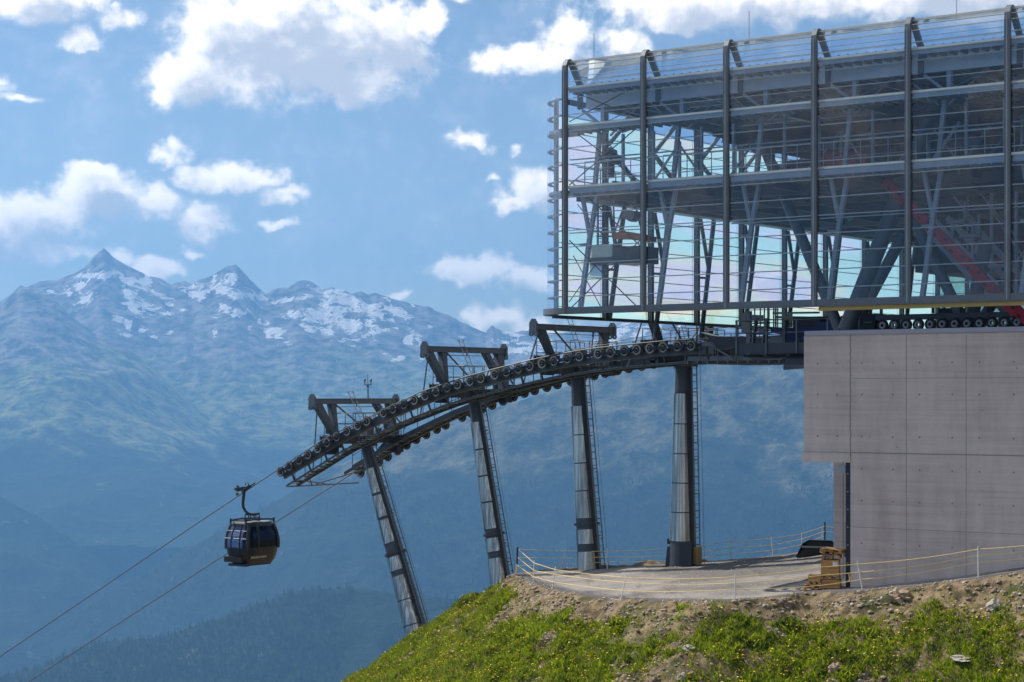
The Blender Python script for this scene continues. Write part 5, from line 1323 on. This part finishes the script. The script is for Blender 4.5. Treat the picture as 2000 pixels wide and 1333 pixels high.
# red girder
rg = thing('red_girder', 'long red perforated steel girder sloping down through the glass hall', 'girder', pc(1990,640,68.6))
m = MB(); H2 = MB()
def red(a, b, h, c=64.6):
    A, B = pc(*a, c), pc(*b, c); m.beam(A, B, .12, h); d = (B-A); n = int(d.length/.42)
    nn_ = d.cross(W).normalized()
    for k in range(n):
        p = A+d*((k+.5)/n); s_ = (1 if k % 2 else -1)*h*.2; H2.beam(p-W*.064+nn_*s_-d.normalized()*.08, p-W*.064+nn_*s_+d.normalized()*.08, .01, .10)
red((1790,415),(1985,612),.36); red((1700,328),(1795,420),.34); red((1592,312), (1690,324), .50, 64.8)
m.beam(pc(1600,300,64.7), pc(1688,300,64.7), .06, .06); red((1985,606),(2075,690),.36)
m.build('girder_body', M['red'], rg); H2.build('cut_out', M['ink'], rg)
m = MB()
for (px, py) in ((1900,452),(1925,480),(1950,510),(1985,540)): m.prism([pc(px-8,py-5,70.2), pc(px+6,py-7,70.2), pc(px+6,py+7,70.2), pc(px-10,py+6,70.2)], W*.1)
m.build('gusset_plate', M['red'], rg)

# service cradle hanging in the first bay
cr_ = thing('service_cradle', 'grey two-part service cradle hanging from a trolley in the end bay', 'cradle', pc(1200,515,66.2))
def q(x0, y0, x1, y1, c0, c1, name, mt, par=cr_):
    b = MB(); ua, zb_ = onc(x1, y1, c0); ub, zt_ = onc(x0, y0, c0); b.lbox(ua, ub, c0, c1, zb_, zt_); b.build(name, mt, par)
q(1146,481,1196,506,66.2,67.4,'open_basket',M['steel_light']); q(1197,483,1249,513,66.0,67.4,'closed_basket',M['dark']); q(1134,505,1248,512,66.1,67.3,'cradle_floor',M['steel'])
m = MB()
for (a, b) in (((1147,506),(1147,440)),((1147,440),(1160,404)),((1160,404),(1180,404)),((1236,404),(1243,408)),((1243,408),(1250,440)),((1168,392),(1168,480)),((1177,392),(1177,480)),((1198,404),(1204,505)),((1218,404),(1202,450)),((1147,462),(1196,462)),((1130,478),(1196,480)),((1160,404),(1150,430)),((1190,404),(1200,440))):
    m.tube(pc(*a, 66.6), pc(*b, 66.6), .035, n=6)
for y in range(396, 480, 7): m.tube(pc(1168,y,66.6), pc(1177,y,66.6), .015, n=5)
m.lbox(onc(1252,395,66.3)[0], onc(1158,395,66.3)[0], 66.2, 67.0, onc(1200,397,66.3)[1], onc(1200,391,66.3)[1])
m.build('cradle_frame', M['steel'], cr_)
oc = thing('crane_beam', 'rusty orange crane beam above the service cradle', 'beam', pc(1232,462,66.0))
m = MB(); m.prism([pc(x, y, 66.0) for x, y in ((1198,455),(1219,452),(1252,458),(1269,462),(1269,472),(1250,471),(1219,467),(1198,467))][::-1], W*.5); m.build('beam_body', M['orange'], oc)
m = MB(); m.tube(pc(1130,452,66.1), pc(1198,455,66.1), .03, n=6); m.build('beam_tail', M['orange'], oc)
hk = thing('hook_block', 'grey hook block hanging beside the service cradle frame', 'hook block', pc(1228,433,66.3))
m = MB(); m.prism([pc(x, y, 66.3) for x, y in ((1214,413),(1218,410),(1236,412),(1239,418),(1238,425),(1229,433),(1221,428),(1214,424))][::-1], W*.5); m.build('block_body', M['steel_mid'], hk)
m = MB(); m.tube(pc(1219,390,66.5), pc(1221,411,66.5), .06, n=8); m.build('block_cable', M['dark'], hk)
wn = thing('winch', 'dark winch motor standing on the deck railing level in the end bay', 'winch', pc(1186,345,66.5))
m = MB(); ua, z0 = onc(1196,318,66.5); ub, z1 = onc(1171,303,66.5); m.lbox(ua, ub, 66.5, 67.3, z0, z1); m.prism([pc(x, y, 66.6) for x, y in ((1176,303),(1177,290),(1184,288),(1192,292),(1193,303))][::-1], W*.5)
ua, z0 = onc(1187,346,66.6); ub, z1 = onc(1174,318,66.6); m.lbox(ua, ub, 66.7, 67.1, z0, z1); m.build('winch_body', M['dark'], wn)
# ---------------------------------------------------------------- safety fence around the terrace
def gpt(px, py, Y=None):
    h_ = onG(px, py); z = float(terr(np.array([h_[0]]), np.array([h_[1]]))[0]); return Vector((h_[0], h_[1], z))
def atY(px, py, Y): return Vector(((px-1000)/F*Y, Y, (HY-py)/F*Y))
def fence(label, posts, lines, grp):
    f = thing('rope_fence', label, 'fence', gpt(posts[0][2], posts[0][3]), grp)
    Ys = []
    for (xt, yt, xb, yb, kind) in posts:
        if (xb > 1630 and yb > 1095):
            P0 = hitwall(xb, yb)
        else: P0 = gpt(xb, yb)
        Yp = P0.y; Ys.append((xb, Yp)); top = atY(xt, yt, Yp); foot = P0.copy(); foot.z = min(P0.z, atY(xb, yb, Yp).z)-.15
        m = MB()
        if kind == 'w': m.tube(foot, top, .022, .016, n=8); [m.tube(foot.lerp(top, t), foot.lerp(top, t+.02), .03, n=8) for t in (.45,.68,.9)]; m.build('post', M['white'], f)
        elif kind == 'b':
            md = foot.lerp(top, .52); m.tube(foot, md, .04, n=10); m.m = 1; m.tube(md, top, .04, n=10); m.build('post', [M['cord'], M['bucket']], f)
    xs = [a for a, b in Ys]; yy = [b for a, b in Ys]; o_ = np.argsort(xs); xs = np.array(xs)[o_]; yy = np.array(yy)[o_]
    for pts in lines:
        px_ = [p[0] for p in pts]; py_ = [p[1] for p in pts]; P_ = []
        for (a, b) in zip(pts[:-1], pts[1:]):
            sag = .00012*(b[0]-a[0])**2*.6
            for t in np.linspace(0, 1, 9, endpoint=False):
                x = a[0]+(b[0]-a[0])*t; y = a[1]+(b[1]-a[1])*t+sag*4*t*(1-t); P_.append(atY(x, y, float(np.interp(x, xs, yy))))
        P_.append(atY(*pts[-1], float(np.interp(pts[-1][0], xs, yy))))
        m = MB(); m.path(P_, .0125, 6); m.build('rope', M['cord'] if grp == 1 else M['cord'], f)
    f['group'] = 'rope fences around the terrace'
    return f
def hitwall(xb, yb):
    u, z = onc(xb, yb, 61.38); return loc(u, 61.38, z)
fence('front rope fence of white posts and yellow cords on the near terrace edge',
 [(1011,1069,1008,1119,'b'),(1043,1095,1042,1138,'w'),(1085,1107,1078,1150,'w'),(1224,1122,1211,1171,'w'),(1436,1122,1435,1171,'w'),(1674,1096,1685,1148,'w'),(1910,1067,1911,1124,'w'),(2120,1045,2122,1100,'w')],
 [[(1013,1074),(1043,1100),(1084,1113),(1222,1128),(1436,1127),(1604,1108),(1676,1102),(1911,1073),(2120,1050)],
  [(1012,1090),(1043,1115),(1083,1122),(1220,1138),(1436,1139),(1604,1124),(1679,1118),(1911,1085),(2120,1062)],
  [(1011,1105),(1042,1127),(1081,1137),(1216,1154),(1435,1151),(1604,1144),(1683,1132),(1911,1098),(2120,1076)]], 1)
fence('rear rope fence of thin posts and cords along the valley side of the terrace',
 [(1011,1069,1008,1119,'n'),(1105,1072,1095,1113,'w'),(1186,1072,1186,1112,'w'),(1319,1066,1326,1105,'w'),(1427,1055,1428,1093,'w'),(1506,1049,1513,1084,'w'),(1566,1041,1566,1068,'w'),(1606,1033,1606,1060,'w'),(1611,1020,1611,1058,'b')],
 [[(1013,1073),(1104,1076),(1186,1077),(1320,1070),(1427,1058),(1506,1052),(1566,1043),(1611,1028),(1640,1032)],
  [(1012,1089),(1101,1090),(1186,1088),(1322,1084),(1428,1070),(1508,1065),(1566,1053),(1611,1038),(1640,1041)],
  [(1011,1105),(1099,1102),(1186,1098),(1324,1094),(1428,1082),(1511,1075),(1566,1064),(1608,1048)]], 2)

# ---------------------------------------------------------------- loader bucket
bk = thing('loader_bucket', 'black steel loader bucket lying on the far side of the terrace', 'loader bucket', gpt(1600,1090))
Yb = onG(1590,1091)[1]; sideY = Vector((.25, 1, 0)).normalized()
def bp(px, py, k=0): return atY(px, py, Yb)+sideY*k
m = MB()
backp = [(1556,1089),(1569,1062),(1582,1055),(1623,1057),(1640,1064),(1662,1093)]
front = [bp(x, y) for x, y in backp]
m.prism(front[::-1], sideY*.05)
m.build('back_sheet', M['bucket'], bk)
m = MB()
m.prism([bp(1556,1089,0), bp(1569,1062,0), bp(1582,1055,0), bp(1582,1055,1.1), bp(1574,1068,1.2), bp(1558,1092,1.2)], Vector((-.05,0,0)))
m.prism([bp(1556,1090.5,-.02), bp(1662,1094.5,-.02), bp(1662,1094.5,1.15), bp(1556,1090.5,1.15)], Z*.05)
m.prism([bp(1582,1055,0), bp(1625,1057,0), bp(1625,1057,.35), bp(1582,1055,.35)], Z*-.05)
m.build('side_plate', M['bucket'], bk)
m = MB(); m.beam(bp(1566,1068,-.02), bp(1640,1070,-.02), .04, .06)
for x in np.linspace(1560, 1655, 9): m.beam(bp(x,1091,-.10), bp(x+1.2,1092,-.02), .12, .05)
m.build('bucket_tooth', M['steel_light'], bk)

# ---------------------------------------------------------------- crates and pallets
Yc = onG(1620,1152)[1]-.05; ang = R(-14); cx_ = Vector((math.cos(ang), math.sin(ang), 0)); cy_ = Vector((-math.sin(ang), math.cos(ang), 0))
def cf(px, py, k=0): return atY(px, py, Yc)+cy_*k
def crate(label, x0, x1, yt, yb, depth, back=0, sheet=False, boards=3, at_='wooden crates stacked by the wall'):
    A = cf(x0, yb, back); B = cf(x1, yb, back); T = cf(x0, yt, back); wv = (B-A).dot(cx_); h = T.z-A.z; bt = .10
    r = thing('crate', label, 'crate', A+cx_*wv/2, at_)
    m = MB(); dh = (h-bt)/boards
    for k in range(boards):
        z0 = bt+k*dh+.004; q = Vector((0,0,z0+dh/2-.004)); hh = Z*(dh/2-.005)
        m.box(A+cx_*wv/2+q+cy_*.012, cx_*wv/2, cy_*.012, hh); m.box(A+cx_*wv/2+q+cy_*(depth-.012), cx_*wv/2, cy_*.012, hh)
        m.box(A+cx_*.012+q+cy_*depth/2, cx_*.012, cy_*(depth/2-.026), hh); m.box(A+cx_*(wv-.012)+q+cy_*depth/2, cx_*.012, cy_*(depth/2-.026), hh)
    m.box(A+cx_*wv/2+cy_*depth/2+Z*(h-.02), cx_*(wv/2-.026), cy_*(depth/2-.026), Z*.012); m.box(A+cx_*wv/2+cy_*depth/2+Z*(bt+.02), cx_*(wv/2-.026), cy_*(depth/2-.026), Z*.012)
    bx_ = m.build('box', M['wood'], r)
    m = MB()
    for t in (.06, .5, .94): m.box(A+cx_*wv*t+cy_*depth/2+Z*bt*.45, cx_*.05, cy_*depth/2, Z*bt*.40)
    m.box(A+cx_*wv/2+cy_*.05+Z*.012, cx_*wv/2, cy_*.045, Z*.010); m.box(A+cx_*wv/2+cy_*(depth-.05)+Z*.012, cx_*wv/2, cy_*.045, Z*.010)
    m.build('pallet_foot', M['wood'], r)
    for t in (.03, .97): m = MB(); m.box(A+cx_*wv*t-cy_*.008+Z*(bt+(h-bt)/2), cx_*.018, cy_*.006, Z*((h-bt)/2-.01)); m.build('corner_batten', M['wood'], bx_)
    if sheet:
        m = MB(); c = A+cx_*wv*.80+Z*(h*.80)-cy_*.004; m.box(c, cx_*.085, cy_*.002, Z*.07); m.m = 1
        m.beam(c-cy_*.004-cx_*.035-Z*.03, c-cy_*.004+cx_*.03+Z*.035, .006, .012, cy_); m.beam(c-cy_*.004+cx_*.03+Z*.035, c-cy_*.004+cx_*.0+Z*.03, .006, .012, cy_); m.beam(c-cy_*.004+cx_*.03+Z*.035, c-cy_*.004+cx_*.028+Z*.005, .006, .012, cy_)
        m.build('paper_sheet', [M['paper'], M['ink']], bx_)
crate('lower wooden crate standing on the ground at the foot of the dark strip in the wall opening', 1604.5, 1641, 1132.5, 1155, .75)
crate('upper tall wooden crate with a white sheet pinned on its front', 1603, 1639, 1094, 1131.5, .72, 0, True, 2)
crate('small low wooden crate left of the two stacked crates', 1578, 1602.5, 1124, 1142.5, .55, .05, False, 2)
def pallet(label, x0, x1, y, depth, h=.13, tilt=0, back=0, mt='wood', n=5, yaw=0):
    A = cf((x0+x1)/2, y, back+depth/2); wv = (x1-x0)/F*Yc/2
    r = thing('pallet', label, 'pallet', A, 'wooden pallets around the crates')
    a = cx_*math.cos(yaw)+cy_*math.sin(yaw); b = a.cross(Z)*-1
    a = (a+Z*tilt).normalized(); nz = a.cross(b).normalized()
    if nz.z < 0: nz = -nz
    m = MB()
    for k in range(n): m.box(A+b*(depth*((k+.5)/n-.5))+nz*h/2, a*wv, b*depth/n*.40, nz*.011)
    m.build('top_board', M[mt], r); m = MB()
    for t in (-.9, 0, .9):
        m.box(A+a*wv*t+nz*(h/2-.025), a*.05, b*depth/2, nz*.012)
        for s_ in (-.8, 0, .8): m.box(A+a*wv*t+b*depth/2*s_+nz*-.005, a*.05, b*.05, nz*.025)
        m.box(A+a*wv*t-nz*.045, a*.05, b*depth/2, nz*.011)
    m.build('bearer', M[mt], r)
pallet('bottom pallet lying crooked on the gravel left of the lower crate', 1568, 1606, 1153, .7, yaw=.15)
pallet('second pallet under the small low crate', 1572, 1606, 1146.5, .7, yaw=-.1)
pallet('lowest pallet on top of the tall crate', 1606, 1640, 1089.5, .75)
pallet('tilted pallet with weathered boards in the middle of the top pile', 1602, 1654, 1083, .8, tilt=-.16, yaw=.2)
pallet('topmost yellow-planked pallet of the pile', 1606, 1648, 1077.5, .7, tilt=-.06, yaw=-.25)
# yellow strap on the cord
sp_ = MB(); sp_.beam(atY(1657.5,1120,hitwall(1657,1130).y), atY(1660,1134,hitwall(1657,1130).y), .05, .01); sp_.beam(atY(1660,1127,hitwall(1657,1130).y), atY(1658,1136,hitwall(1657,1130).y), .04, .01)
o = sp_.build('tape_end', M['cord']); tag(o, 'short bright yellow tape end fluttering from the cord before the dark strip in the wall opening', 'tape')
